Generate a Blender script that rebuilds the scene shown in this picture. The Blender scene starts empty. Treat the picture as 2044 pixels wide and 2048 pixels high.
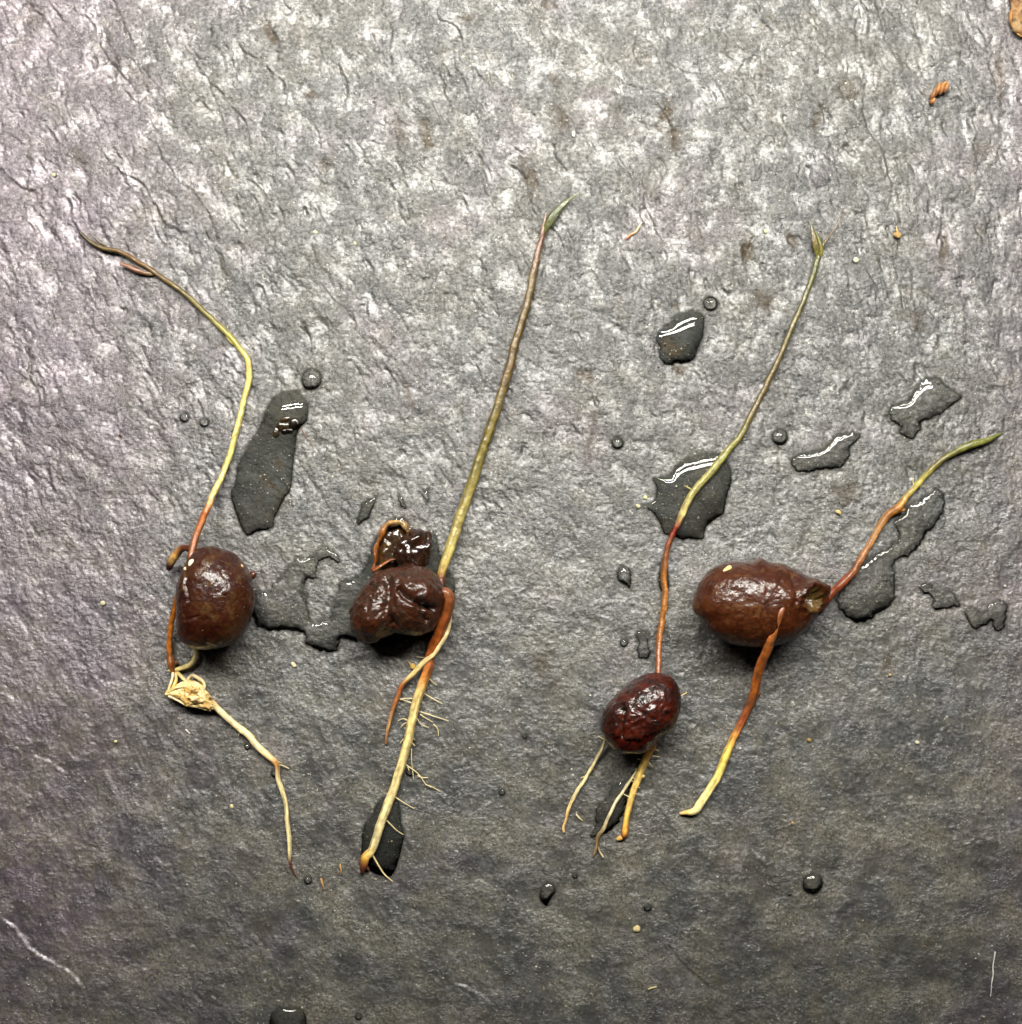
import bpy, math, random
import numpy as np
from mathutils import Vector, geometry

random.seed(7); rng = np.random.default_rng(7)
scene = bpy.context.scene
# ------------------------------------------------------------------ scale: 1 photo pixel on the slate = S metres
S = 0.24 / 2044.0
HP = 2500.0                       # camera height in pixels of the slate
FOV = 2 * math.atan(1024.0 / HP)

# ------------------------------------------------------------------ camera, world, lamps, exposure
cam_d = bpy.data.cameras.new("camera"); cam = bpy.data.objects.new("camera", cam_d)
scene.collection.objects.link(cam); scene.camera = cam
cam.location = (0, 0, HP * S); cam.rotation_euler = (0, 0, 0)
cam_d.sensor_fit = 'VERTICAL'; cam_d.angle = FOV
cam_d.clip_start = 0.005; cam_d.clip_end = 20

world = bpy.data.worlds.new("World"); scene.world = world; world.use_nodes = True
world.node_tree.nodes["Background"].inputs[0].default_value = (0.80, 0.88, 1.0, 1)
world.node_tree.nodes["Background"].inputs[1].default_value = 0.005

def area(name, loc, aim, sx, sy, power, col):
    d = bpy.data.lights.new(name, 'AREA'); d.shape = 'RECTANGLE'; d.size = sx; d.size_y = sy
    d.energy = power; d.color = col
    o = bpy.data.objects.new(name, d); scene.collection.objects.link(o)
    o.location = loc
    o.rotation_euler = (Vector(aim) - Vector(loc)).to_track_quat('-Z', 'Y').to_euler()
    return o
# a twin-tube lamp hanging beyond the upper edge of the slate
area("tube_lamp", (0.0, 0.160, 0.285), (0.0, 0.140, 0), 0.42, 0.030, 2.85, (1.0, 0.962, 0.885))
area("tube_lamp", (0.0, 0.225, 0.285), (0.0, 0.165, 0), 0.42, 0.030, 2.85, (1.0, 0.962, 0.885))
vs = scene.view_settings
vs.view_transform = 'Standard'; vs.look = 'None'; vs.gamma = 1; vs.exposure = 0.0; vs.use_curve_mapping = False
scene.render.engine = 'CYCLES'
scene.cycles.use_denoising = True
scene.cycles.max_bounces = 4
scene.cycles.use_adaptive_sampling = True
scene.cycles.adaptive_threshold = 0.03
scene.cycles.adaptive_min_samples = 12
scene.cycles.transparent_max_bounces = 12

# ------------------------------------------------------------------ noise in numpy
_perm = np.random.default_rng(3).permutation(256); _perm = np.concatenate([_perm, _perm, _perm])
_ga = np.random.default_rng(4).uniform(0, 2 * np.pi, 256); _gx, _gy = np.cos(_ga), np.sin(_ga)
_val = np.random.default_rng(5).uniform(-1, 1, 256)
def pn(x, y, seed=0):
    xi = np.floor(x).astype(np.int64); yi = np.floor(y).astype(np.int64)
    xf = x - xi; yf = y - yi
    u = xf * xf * xf * (xf * (xf * 6 - 15) + 10); v = yf * yf * yf * (yf * (yf * 6 - 15) + 10)
    def g(ix, iy, fx, fy):
        h = _perm[_perm[(ix + seed * 17) & 255] + ((iy + seed * 31) & 255)]
        return _gx[h] * fx + _gy[h] * fy
    a = g(xi, yi, xf, yf); b = g(xi + 1, yi, xf - 1, yf); c = g(xi, yi + 1, xf, yf - 1); d = g(xi + 1, yi + 1, xf - 1, yf - 1)
    return ((a * (1 - u) + b * u) * (1 - v) + (c * (1 - u) + d * u) * v) * 1.5
def fbm(x, y, o=4, seed=0, gain=0.5):
    t = 0; a = 1.0; n = 0
    for k in range(o):
        t = t + a * pn(x, y, seed + k * 5); n += a; a *= gain; x = x * 2.03 + 3.1; y = y * 2.03 + 7.7
    return t / n * 1.3
def vn3(p, seed=0):
    i = np.floor(p).astype(np.int64); f = p - i; w = f * f * (3 - 2 * f); r = 0
    for dx in (0, 1):
        for dy in (0, 1):
            for dz in (0, 1):
                h = _perm[_perm[_perm[(i[:, 0] + dx + seed * 13) & 255] + ((i[:, 1] + dy) & 255)] + ((i[:, 2] + dz) & 255)]
                r = r + _val[h] * (w[:, 0] if dx else 1 - w[:, 0]) * (w[:, 1] if dy else 1 - w[:, 1]) * (w[:, 2] if dz else 1 - w[:, 2])
    return r
def fb3(p, o=3, seed=0, gain=0.5):
    t = 0; a = 1.0
    for k in range(o):
        t = t + a * vn3(p, seed + k); a *= gain; p = p * 2.1 + 5.3
    return t
def sstep(a, b, x):
    t = np.clip((x - a) / (b - a), 0, 1); return t * t * (3 - 2 * t)
def seg_dist(x, y, pts, closed=False):
    """distance of points to a polyline"""
    best = np.full(np.shape(x), 1e9); n = len(pts)
    for k in range(n if closed else n - 1):
        ax, ay = pts[k]; bx, by = pts[(k + 1) % n]; dx, dy = bx - ax, by - ay
        t = np.clip(((x - ax) * dx + (y - ay) * dy) / (dx * dx + dy * dy + 1e-9), 0, 1)
        best = np.minimum(best, (x - ax - t * dx) ** 2 + (y - ay - t * dy) ** 2)
    return np.sqrt(best)
def inside(x, y, pts):
    c = np.zeros(np.shape(x), bool); n = len(pts)
    for k in range(n):
        ax, ay = pts[k]; bx, by = pts[(k + 1) % n]
        if ay == by: continue
        c ^= ((ay > y) != (by > y)) & (x < (bx - ax) * (y - ay) / (by - ay) + ax)
    return c
def srgb(r, g, b, k=1.0):
    def f(c):
        c /= 255.0
        return (c / 12.92 if c <= 0.04045 else ((c + 0.055) / 1.055) ** 2.4) * k
    return (f(r), f(g), f(b))

# ------------------------------------------------------------------ mesh helpers (all lengths in photo pixels)
def W(px, py, z=0.0):
    f = (HP - np.asarray(z, float)) / HP
    return np.stack(np.broadcast_arrays((np.asarray(px, float) - 1022) * f, (1024 - np.asarray(py, float)) * f, np.asarray(z, float)), -1)
def tag(o, label=None, cat=None, group=None, kind=None):
    if label: o["label"] = label
    if cat: o["category"] = cat
    if group: o["group"] = group
    if kind: o["kind"] = kind
    return o
def empty(name, px, py):
    o = bpy.data.objects.new(name, None); scene.collection.objects.link(o)
    o.location = Vector(W(px, py, 0)) * S; o.empty_display_size = 0.01
    return o
def world_loc(o):
    v = Vector((0, 0, 0))
    while o is not None: v = v + o.location; o = o.parent
    return v
def build(name, verts, faces, mat, parent=None, cols=None, smooth=True, attrs=None, own_origin=False):
    v = np.asarray(verts, float) * S
    me = bpy.data.meshes.new(name)
    off = np.array(world_loc(parent)) if parent is not None else np.zeros(3)
    org = np.zeros(3)
    if own_origin:
        org = v.mean(0); org[2] = v[:, 2].min()
    me.from_pydata((v - off - org).tolist(), [], faces)
    if smooth: me.polygons.foreach_set("use_smooth", np.ones(len(me.polygons), bool))
    if cols is not None:
        c = np.ones((len(v), 4)); c[:, :3] = np.asarray(cols)[:, :3]
        at = me.color_attributes.new("col", 'FLOAT_COLOR', 'POINT'); at.data.foreach_set("color", c.ravel())
    for k, a in (attrs or {}).items():
        at = me.attributes.new(k, 'FLOAT', 'POINT'); at.data.foreach_set("value", np.asarray(a, float))
    me.materials.append(mat); me.update()
    o = bpy.data.objects.new(name, me); scene.collection.objects.link(o)
    o.location = org
    if parent is not None: o.parent = parent
    return o
def catmull(P, step):
    P = np.asarray(P, float); Q = np.vstack([2 * P[0] - P[1], P, 2 * P[-1] - P[-2]]); out = []
    for k in range(1, len(Q) - 2):
        n = max(2, int(np.linalg.norm((Q[k + 1] - Q[k])[:2]) / step))
        t = (np.arange(n) / n)[:, None]
        a, b, c, d = Q[k - 1], Q[k], Q[k + 1], Q[k + 2]
        out.append(0.5 * (2 * b + (c - a) * t + (2 * a - 5 * b + 4 * c - d) * t ** 2 + (3 * b - a - 3 * c + d) * t ** 3))
    out.append(P[-1:]); return np.vstack(out)
def tube(name, pts, mat, parent, segs=12, step=3.0, vz=1.0, wob=0.35, lump=0.07, seed=0, blunt=True, streak=0.55):
    """pts rows: px, py, z, radius, (r,g,b). Swept round a smooth line, ends rounded."""
    raw = np.array([[p[0], p[1], p[2], p[3], *p[4]] for p in pts], float)
    q = catmull(raw, step); q[:, 3] = np.maximum(q[:, 3], 0.25); q[:, 4:] = np.clip(q[:, 4:], 0, 1)
    n = len(q); s = np.arange(n) * step
    q[:, 0] += wob * q[:, 3] ** 0.5 * pn(s / 22 + seed, s * 0 + 0.5 + seed, 1); q[:, 1] += wob * q[:, 3] ** 0.5 * pn(s / 19 + seed, s * 0 + 3.5 + seed, 2)
    q[:, 3] *= 1 + lump * pn(s / 9 + seed * 1.7, s * 0 + 7.5, 3) + lump * pn(s / 30 + seed, s * 0 + 2.5, 4)
    C = W(q[:, 0], q[:, 1], q[:, 2]); T = np.gradient(C, axis=0); T /= np.linalg.norm(T, axis=1)[:, None] + 1e-9
    up = np.array([0, 0, 1.0]); A = np.cross(up, T); A /= np.linalg.norm(A, axis=1)[:, None] + 1e-9; B = np.cross(T, A)
    # rounded ends
    rings = []; cols = []
    def ring(c, a, b, r, col, sd):
        th = np.linspace(0, 2 * np.pi, segs, endpoint=False)
        rr = r * (1 + lump * 0.6 * np.sin(3 * th + sd * 0.31) * 0.6 + (0.07 * np.cos(5 * th + 0.012 * sd) if segs >= 12 else 0))
        rings.append(c + np.outer(np.cos(th) * rr, a) + np.outer(np.sin(th) * rr * vz, b)); k_ = 1 + streak * (pn(np.cos(th) * 2.1 + seed, np.sin(th) * 2.1 + sd * step / 70, 6) + 0.9 * pn(np.cos(th) * 1.2 + 9 + seed, np.sin(th) + sd * step / 11, 7)); cols.append(np.clip(np.outer(k_, col), 0, 1))
    r0 = q[0, 3]; r1 = q[-1, 3]
    if blunt:
        for a in (0.9, 0.6, 0.3): ring(C[0] - T[0] * r0 * a * 0.9, A[0], B[0], r0 * math.sqrt(max(0.02, 1 - a * a)), q[0, 4:], 0)
    for k in range(n): ring(C[k], A[k], B[k], q[k, 3], q[k, 4:], k)
    if blunt:
        for a in (0.3, 0.6, 0.9): ring(C[-1] + T[-1] * r1 * a * 0.9, A[-1], B[-1], r1 * math.sqrt(max(0.02, 1 - a * a)), q[-1, 4:], n)
    m = len(rings); V = np.vstack(rings); Cc = np.vstack(cols)
    F = [(k * segs + j, k * segs + (j + 1) % segs, (k + 1) * segs + (j + 1) % segs, (k + 1) * segs + j) for k in range(m - 1) for j in range(segs)]
    F.append(tuple(range(segs - 1, -1, -1))); F.append(tuple((m - 1) * segs + j for j in range(segs)))
    return build(name, V, F, mat, parent, Cc)
def ell_outline(cx, cy, rx, ry, n=14, jit=0.05, rot=0.0, seed=0):
    r = np.random.default_rng(seed); out = []
    for k in range(n):
        a = 2 * math.pi * k / n; q = 1 + r.uniform(-jit, jit)
        x, y = rx * q * math.cos(a), ry * q * math.sin(a)
        out.append((cx + x * math.cos(rot) - y * math.sin(rot), cy + x * math.sin(rot) + y * math.cos(rot)))
    return out
def smooth_closed(pts, step):
    P = np.asarray(pts, float); n = len(P); out = []
    for k in range(n):
        a, b, c, d = P[k - 1], P[k], P[(k + 1) % n], P[(k + 2) % n]
        m = max(2, int(np.linalg.norm(c - b) / step)); t = (np.arange(m) / m)[:, None]
        out.append(0.5 * (2 * b + (c - a) * t + (2 * a - 5 * b + 4 * c - d) * t ** 2 + (3 * b - a - 3 * c + d) * t ** 3))
    return np.vstack(out)
def body_mesh(outline, centre, zc, hz, nu=220, nv=110, squash=0.5, pole=0.85, disp=None, colf=None):
    """a closed rounded solid whose plan is the outline; disp(x,y,z,n)->offset along the normal"""
    P = smooth_closed(outline, 4); cx, cy = centre
    a = np.arctan2(P[:, 1] - cy, P[:, 0] - cx); r = np.hypot(P[:, 0] - cx, P[:, 1] - cy)
    o = np.argsort(a); a = np.concatenate([a[o] - 2 * np.pi, a[o], a[o] + 2 * np.pi]); r = np.tile(r[o], 3)
    phi = np.linspace(-np.pi, np.pi, nu, endpoint=False); R = np.interp(phi, a, r)
    for _ in range(2): R = (np.roll(R, 1) + 2 * R + np.roll(R, -1)) / 4
    lat = np.linspace(-np.pi / 2, np.pi / 2, nv + 1)[1:-1]
    c = np.cos(lat) ** pole
    X = cx + np.outer(c, R * np.cos(phi)); Y = cy + np.outer(c, R * np.sin(phi)); Z = np.repeat((zc + hz * np.sin(lat))[:, None], nu, 1)
    X = np.concatenate([[cx], X.ravel(), [cx]]); Y = np.concatenate([[cy], Y.ravel(), [cy]]); Z = np.concatenate([[zc - hz], Z.ravel(), [zc + hz]])
    N = np.stack([(X - cx) / R.mean(), (Y - cy) / R.mean(), (Z - zc) / hz], 1); N /= np.linalg.norm(N, axis=1)[:, None]
    if disp is not None:
        d = disp(X, Y, Z, N); X = X + N[:, 0] * d; Y = Y + N[:, 1] * d; Z = Z + N[:, 2] * d
    Z = np.maximum(Z, 1.0)
    # the outline was seen at mid height, so place the plan at that height
    f = (HP - zc) / HP
    V = np.stack([(X - 1022) * f, (1024 - Y) * f, Z], 1)
    m = nv - 1; F = []
    idx = lambda i, j: 1 + i * nu + j % nu
    for j in range(nu):
        F.append((0, idx(0, j), idx(0, j + 1))); F.append((1 + m * nu, idx(m - 1, j + 1), idx(m - 1, j)))
    for i in range(m - 1):
        for j in range(nu): F.append((idx(i, j), idx(i + 1, j), idx(i + 1, j + 1), idx(i, j + 1)))
    col = colf(X, Y, Z) if colf is not None else None
    return V, F, col, (X, Y, Z)

# ------------------------------------------------------------------ materials
def nt(name):
    m = bpy.data.materials.new(name); m.use_nodes = True; t = m.node_tree
    for n in list(t.nodes): t.nodes.remove(n)
    return m, t
class G:
    def __init__(s, t): s.t = t
    def n(s, typ, **kw):
        o = s.t.nodes.new(typ)
        for k, v in kw.items():
            if k.startswith("i_"): pass
            else: setattr(o, k, v)
        return o
    def l(s, a, b): s.t.links.new(a, b)
    def px(s, sc=(1, 1, 1), rot=0.0):
        tc = s.n('ShaderNodeTexCoord'); mp = s.n('ShaderNodeMapping')
        mp.inputs['Scale'].default_value = tuple(c / S for c in sc); mp.inputs['Rotation'].default_value = (0, 0, rot)
        s.l(tc.outputs['Object'], mp.inputs['Vector']); return mp.outputs['Vector']
    def noise(s, vec, scale=1.0, detail=3, rough=0.55, dist=0.0):
        o = s.n('ShaderNodeTexNoise'); o.inputs['Scale'].default_value = scale; o.inputs['Detail'].default_value = detail
        o.inputs['Roughness'].default_value = rough; o.inputs['Distortion'].default_value = dist
        s.l(vec, o.inputs['Vector']); return o.outputs['Fac']
    def ramp(s, fac, a, b, ca=(0, 0, 0, 1), cb=(1, 1, 1, 1)):
        o = s.n('ShaderNodeValToRGB'); o.color_ramp.elements[0].position = a; o.color_ramp.elements[1].position = b
        o.color_ramp.elements[0].color = ca; o.color_ramp.elements[1].color = cb; s.l(fac, o.inputs['Fac']); return o.outputs['Color']
    def math(s, op, a, b):
        o = s.n('ShaderNodeMath'); o.operation = op
        for k, v in enumerate((a, b)):
            if isinstance(v, (int, float)): o.inputs[k].default_value = v
            else: s.l(v, o.inputs[k])
        return o.outputs[0]
    def mix(s, fac, a, b, blend='MIX'):
        o = s.n('ShaderNodeMix'); o.data_type = 'RGBA'; o.blend_type = blend
        for sock, v in ((o.inputs[0], fac), (o.inputs[6], a), (o.inputs[7], b)):
            if isinstance(v, (int, float)): sock.default_value = v
            elif isinstance(v, tuple): sock.default_value = v if len(v) == 4 else (*v, 1)
            else: s.l(v, sock)
        return o.outputs[2]
    def attr(s, name):
        o = s.n('ShaderNodeAttribute'); o.attribute_name = name; return o
    def bump(s, h, strength, dist_px, prev=None):
        o = s.n('ShaderNodeBump'); o.inputs['Strength'].default_value = strength; o.inputs['Distance'].default_value = dist_px * S
        s.l(h, o.inputs['Height'])
        if prev is not None: s.l(prev, o.inputs['Normal'])
        return o.outputs['Normal']
    def out(s, sh):
        o = s.n('ShaderNodeOutputMaterial'); s.l(sh, o.inputs['Surface'])

def slate_material():
    m, t = nt("slate"); g = G(t)
    p = g.n('ShaderNodeBsdfPrincipled')
    v = g.px()
    wet = g.attr("wet").outputs['Fac']; stain = g.attr("stain").outputs['Fac']; purp = g.attr("purple").outputs['Fac']  # wet also carries the painted rim shade and light inside small drops
    big = g.attr('tone').outputs['Fac']
    c = g.mix(big, (0.038, 0.040, 0.040), (0.046, 0.044, 0.037))
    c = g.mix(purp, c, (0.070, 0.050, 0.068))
    c = g.mix(g.attr('mottle').outputs['Fac'], g.mix(0.5, c, (0.020, 0.021, 0.021)), c)
    ol = g.attr('olive').outputs['Fac']
    c = g.mix(g.math('MULTIPLY', ol, 0.55), c, (0.054, 0.047, 0.029))
    fine = g.noise(v, 1 / 3.2, 3, 0.7)
    c = g.mix(0.55, c, g.ramp(fine, 0.30, 0.75, (0.25, 0.25, 0.25, 1), (1.35, 1.35, 1.35, 1)), 'MULTIPLY')
    du = g.attr("dust_lift").outputs['Fac']
    dn = g.ramp(g.noise(v, 1 / 4.2, 4, 0.75), 0.42, 0.62)
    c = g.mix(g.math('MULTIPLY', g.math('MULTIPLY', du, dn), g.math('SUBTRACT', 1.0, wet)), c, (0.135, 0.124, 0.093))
    st_n = g.noise(v, 1 / 9, 4, 0.7)
    stf = g.math('MULTIPLY', stain, g.math('MULTIPLY', st_n, 1.7))
    stc = g.n('ShaderNodeClamp'); g.l(stf, stc.inputs[0])
    c = g.mix(stc.outputs[0], c, (0.040, 0.028, 0.014))
    # pale mineral flecks
    fl = g.ramp(g.noise(v, 1 / 4.6, 1, 0.5), 0.715, 0.755)
    c = g.mix(g.math('MULTIPLY', fl, 0.9), c, (0.34, 0.32, 0.26))
    sk = g.ramp(g.noise(v, 1 / 7, 4, 0.75), 0.30, 0.50, (0.40, 0.38, 0.32, 1), (1.25, 1.25, 1.22, 1))
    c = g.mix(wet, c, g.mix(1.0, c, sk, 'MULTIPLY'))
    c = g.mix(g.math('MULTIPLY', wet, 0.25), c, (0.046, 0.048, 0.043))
    for rot, ssc, k in ((0.75, 0.0075, 0.0), (1.05, 0.006, 37.0)):
        sv = g.px((ssc, 0.33, 0.05), rot=rot); ad = g.n('ShaderNodeVectorMath'); ad.operation = 'ADD'; ad.inputs[1].default_value = (k, k, 0); g.l(sv, ad.inputs[0])
        sn = g.ramp(g.noise(ad.outputs[0], 1.0, 2, 0.5), 0.735, 0.775)
        mk = g.attr('scratched').outputs['Fac']
        c = g.mix(g.math('MULTIPLY', g.math('MULTIPLY', sn, mk), 0.65), c, (0.23, 0.22, 0.19))
    g.l(c, p.inputs['Base Color'])
    ro = g.math('ADD', 0.40, g.math('MULTIPLY', g.attr('mottle').outputs['Fac'], 0.10))
    g.l(ro, p.inputs['Roughness'])
    sp = g.ramp(g.noise(v, 1 / 7.5, 4, 0.75), 0.36, 0.64, (0.26, 0.26, 0.26, 1), (1.0, 1.0, 1.0, 1))
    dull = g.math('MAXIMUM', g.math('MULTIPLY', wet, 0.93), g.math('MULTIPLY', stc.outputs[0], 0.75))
    sp = g.math('MULTIPLY', g.math('MULTIPLY', sp, g.math('ADD', 0.78, g.math('MULTIPLY', purp, 0.34))), g.math('SUBTRACT', 1.0, dull))  # extra gloss in the purple zone makes up for light missing on the left
    g.l(g.mix(purp, (1, 1, 1), (1.0, 0.905, 0.985)), p.inputs['Specular Tint'])  # pinkish reflection tint stands in for a coloured side light
    g.l(sp, p.inputs['Specular IOR Level']); p.inputs['IOR'].default_value = 2.0
    # relief: cleavage wrinkles and grain
    w1 = g.noise(g.px((0.055, 0.11, 0.08), rot=-0.55), 1.0, 4, 0.62, 0.8)
    w2 = g.noise(g.px((0.19, 0.28, 0.25), rot=-0.75), 1.0, 3, 0.6, 1.2)
    gm = g.attr('grain').outputs['Fac']
    w2 = g.math('MULTIPLY', w2, gm); w1 = g.math('MULTIPLY', w1, gm)
    w4 = g.math('MULTIPLY', g.noise(v, 1 / 11, 4, 0.7, 1.5), gm)
    n1 = g.bump(w1, 0.55, 4.0)
    n1 = g.bump(w4, 0.6, 4.2, n1)
    n2 = g.bump(w2, 0.7, 2.4, n1)
    g.l(n2, p.inputs['Normal'])
    g.out(p.outputs[0]); return m

def water_material():
    m, t = nt("water"); g = G(t)
    tr = g.n('ShaderNodeBsdfTransparent'); tr.inputs[0].default_value = (0.98, 0.985, 0.975, 1)
    gl = g.n('ShaderNodeBsdfGlossy'); gl.inputs['Roughness'].default_value = 0.0
    fr = g.n('ShaderNodeFresnel'); fr.inputs['IOR'].default_value = 1.38
    mx = g.n('ShaderNodeMixShader'); g.l(fr.outputs[0], mx.inputs[0]); g.l(tr.outputs[0], mx.inputs[1]); g.l(gl.outputs[0], mx.inputs[2])
    g.out(mx.outputs[0]); return m

def organic(name, rough=0.4, coat=0.3, coat_rough=0.12, grit=None, flecks=False, mott=0.35, ms=1 / 9, bumps=((1 / 7, 1.5, 0.5), (1 / 2.6, 0.6, 0.5)), stretch=(1, 1, 1), spec=0.5, sss=0.0, dark=0.45):
    m, t = nt(name); g = G(t)
    p = g.n('ShaderNodeBsdfPrincipled'); v = g.px(stretch)
    a = g.attr("col").outputs['Color']
    c = g.mix(mott, a, g.ramp(g.noise(v, ms, 5, 0.65), 0.3, 0.7, (dark, dark, dark, 1), (1.5, 1.5, 1.5, 1)), 'MULTIPLY')
    if flecks: c = g.mix(g.math('MULTIPLY', g.ramp(g.noise(v, 1 / 5.5, 2, 0.6), 0.70, 0.74), 0.5), c, (0.20, 0.15, 0.09))
    g.l(c, p.inputs['Base Color'])
    r = g.ramp(g.noise(v, ms * 1.7, 3, 0.6), 0.3, 0.7, (rough * 0.7,) * 3 + (1,), (min(1, rough * 1.3),) * 3 + (1,))
    g.l(r, p.inputs['Roughness']); p.inputs['Specular IOR Level'].default_value = spec
    p.inputs['Coat Weight'].default_value = coat; p.inputs['Coat Roughness'].default_value = coat_rough; p.inputs['Coat IOR'].default_value = 1.5
    if grit: g.l(g.math('MULTIPLY', g.ramp(g.noise(v, grit[0], 4, 0.7), grit[1], grit[2], (0.12, 0.12, 0.12, 1), (1, 1, 1, 1)), coat), p.inputs['Coat Weight'])
    if sss > 0:
        p.inputs['Subsurface Weight'].default_value = sss; p.inputs['Subsurface Radius'].default_value = (1, 0.5, 0.2); p.inputs['Subsurface Scale'].default_value = 4 * S
    nrm = None
    for sc, d, st in bumps: nrm = g.bump(g.noise(v, sc, 3, 0.6), st, d, nrm)
    if nrm is not None:
        g.l(nrm, p.inputs['Normal']); g.l(nrm, p.inputs['Coat Normal'])
    g.out(p.outputs[0]); return m

M_slate = slate_material(); M_water = water_material()
M_shell = organic("wet_acorn_shell", 0.42, 0.7, 0.07, mott=0.85, ms=1 / 8, bumps=((1 / 16, 1.2, 0.5), (1 / 7.5, 1.9, 0.75)), spec=0.2, grit=(1 / 9, 0.34, 0.54), flecks=True)
M_kernel = organic("wet_kernel", 0.3, 0.75, 0.05, mott=0.6, ms=1 / 14, bumps=((1 / 18, 1.6, 0.4),), spec=0.3)
M_skin = organic("torn_seed_skin", 0.42, 0.7, 0.07, mott=0.75, ms=1 / 12, bumps=((1 / 14, 1.6, 0.6), (1 / 6, 0.9, 0.6)), spec=0.2, grit=(1 / 9, 0.36, 0.6))
M_stem = organic("stem", 0.42, 0.5, 0.10, mott=0.7, ms=1 / 12, bumps=((1 / 9, 1.6, 0.6), (1 / 4.5, 1.0, 0.6)), spec=0.35, grit=(1 / 7, 0.36, 0.6))
M_root = organic("root", 0.5, 0.25, 0.15, mott=0.5, ms=1 / 12, bumps=((1 / 9, 1.4, 0.5), (1 / 4.5, 0.8, 0.5)), dark=0.55)
M_crumb = organic("crumb", 0.75, 0.0, 0.2, mott=0.5, ms=1 / 5, bumps=((1 / 4, 0.8, 0.6),), spec=0.3)

# ------------------------------------------------------------------ water outlines traced on the slate
PUD = {}
PUD['long'] = [(573.8,783.1),(595,784),(609,796.3),(616,817.5),(613.4,842),(598.4,858),(593,877),(588,916),(584.4,947.7),(580,979.4),(570.3,993.5),(559.7,1014.6),(550,1035.8),(543.9,1056.9),(515.7,1063),(494.6,1071),(480.5,1049.9),(468.2,1014.6),(462,986.5),(470,968.9),(477.9,924.9),(491,903.7),(498,886),(515.7,861.5),(529.8,824.5),(543.9,798),(558,788.4)]
PUD['brown'] = [(1384.9,621.8),(1404.3,627.5),(1407.4,653.4),(1405,676.7),(1395.2,700),(1390,715.6),(1382.3,722),(1371.9,726),(1353.7,726),(1340.8,730),(1327.8,726),(1320,713),(1318.7,694.9),(1313.5,679.3),(1314.8,666.4),(1327.8,653.4),(1340.8,643),(1353.7,630),(1369.3,623.6)]
PUD['stem'] = [(1399.3,907.9),(1440.7,907.9),(1454.9,924.7),(1463.5,942.8),(1461.4,968.7),(1453.6,994.6),(1448.4,1023),(1430.3,1038.6),(1416,1049),(1409.6,1061.9),(1405.7,1077.4),(1376,1077.4),(1365.6,1080),(1344.9,1071),(1328,1067),(1319,1043.7),(1306,1025.6),(1288,1016.6),(1285,1010),(1303.5,1005),(1311.3,994.6),(1313.4,973.9),(1306,958.3),(1313.9,955.8),(1326.8,954.5),(1342.3,948),(1352.7,932.5),(1368.2,919.5),(1386.3,910.5)]
PUD['wing'] = [(1847,757.7),(1876,754.8),(1890.4,772),(1905,782),(1919.4,791),(1910.7,804),(1890.4,821.4),(1864.3,838.8),(1842.6,844.6),(1836.8,862),(1823.8,876.5),(1809.3,876.5),(1799,865),(1800.6,853.3),(1783.2,841.7),(1783,827),(1768.7,833),(1780,818.6),(1794.8,807),(1815,798),(1826.7,783.8),(1835.4,772)]
PUD['slug'] = [(1586,920),(1592,911),(1623.8,902.6),(1647,896.8),(1658.6,885),(1676,869.3),(1705,865),(1720.9,870.7),(1712,882),(1699,899.7),(1699,911),(1681.7,934.5),(1658.6,936),(1623.8,943),(1597.7,941.7),(1587.5,934.5)]
PUD['chain'] = [(1871.6,975),(1881.7,981),(1887.5,995.4),(1886,1012.8),(1876,1041.7),(1849.9,1073.6),(1838.3,1093.9),(1815,1114),(1789,1125.8),(1790.4,1166),(1789,1195),(1774.5,1215.7),(1748.4,1233),(1722.3,1244.6),(1705,1241.7),(1684.6,1227),(1673,1198),(1681.7,1183.8),(1716.5,1137.4),(1731,1122.9),(1751.3,1108),(1774.5,1096.8),(1791.9,1085),(1797.7,1076.5),(1794.8,1059),(1789,1044.6),(1806.4,1030),(1818,1009.9),(1838.3,1001),(1858.6,986.7)]
PUD['patch'] = [(1864,1172),(1876,1183.8),(1902,1185),(1912,1198),(1922.3,1210),(1902,1215.7),(1867.2,1218.6),(1864.3,1195),(1844,1183.8),(1838,1172),(1852.8,1166)]
PUD['edge'] = [(1936.8,1212.8),(1965.8,1224),(1977.4,1210),(1997.7,1199.7),(2013.6,1210),(2012,1236),(2006.4,1256),(1989,1259),(1983,1241.7),(1965.8,1253),(1945.5,1253),(1931,1230)]
PUD['pool'] = [(794.6,1035),(815.4,1043),(827.8,1060),(852.7,1070),(871.4,1070),(875.5,1084.9),(881.7,1111.8),(893.2,1139.7),(905.9,1157.9),(908.6,1181.5),(904,1217.8),(891,1240),(862,1272),(800,1286),(740,1290),(707.5,1282),(678.4,1278),(672,1302.7),(634.9,1300.6),(612,1290),(603.7,1267.4),(583,1261),(541.5,1261),(512,1250.8),(500,1220),(512,1184),(537,1182),(556,1159.5),(583,1130.5),(591.3,1116),(622.4,1116),(641,1093),(653.5,1095),(659.8,1105.6),(676,1105.6),(678.4,1126.3),(670,1126),(666,1118),(645,1118),(632.8,1136.7),(630.7,1157.5),(612,1161.6),(612,1190.7),(616,1217.6),(624.5,1244.6),(645,1242.5),(659.8,1238),(666,1203),(678.4,1184.4),(676.3,1167.8),(693,1163.7),(715.8,1151),(730.3,1132.6),(736.5,1111.8),(749,1082.8),(761.4,1057.9),(776,1045.4)]
PUD['root'] = [(767.8,1592.5),(789.8,1595),(800,1613),(802.7,1644),(807.9,1670),(802.7,1698.7),(795,1727),(783.3,1753),(763.9,1753),(738,1740),(722.5,1711.6),(723.8,1680.5),(729,1649.5),(743.2,1631),(753.5,1610.6)]
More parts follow.
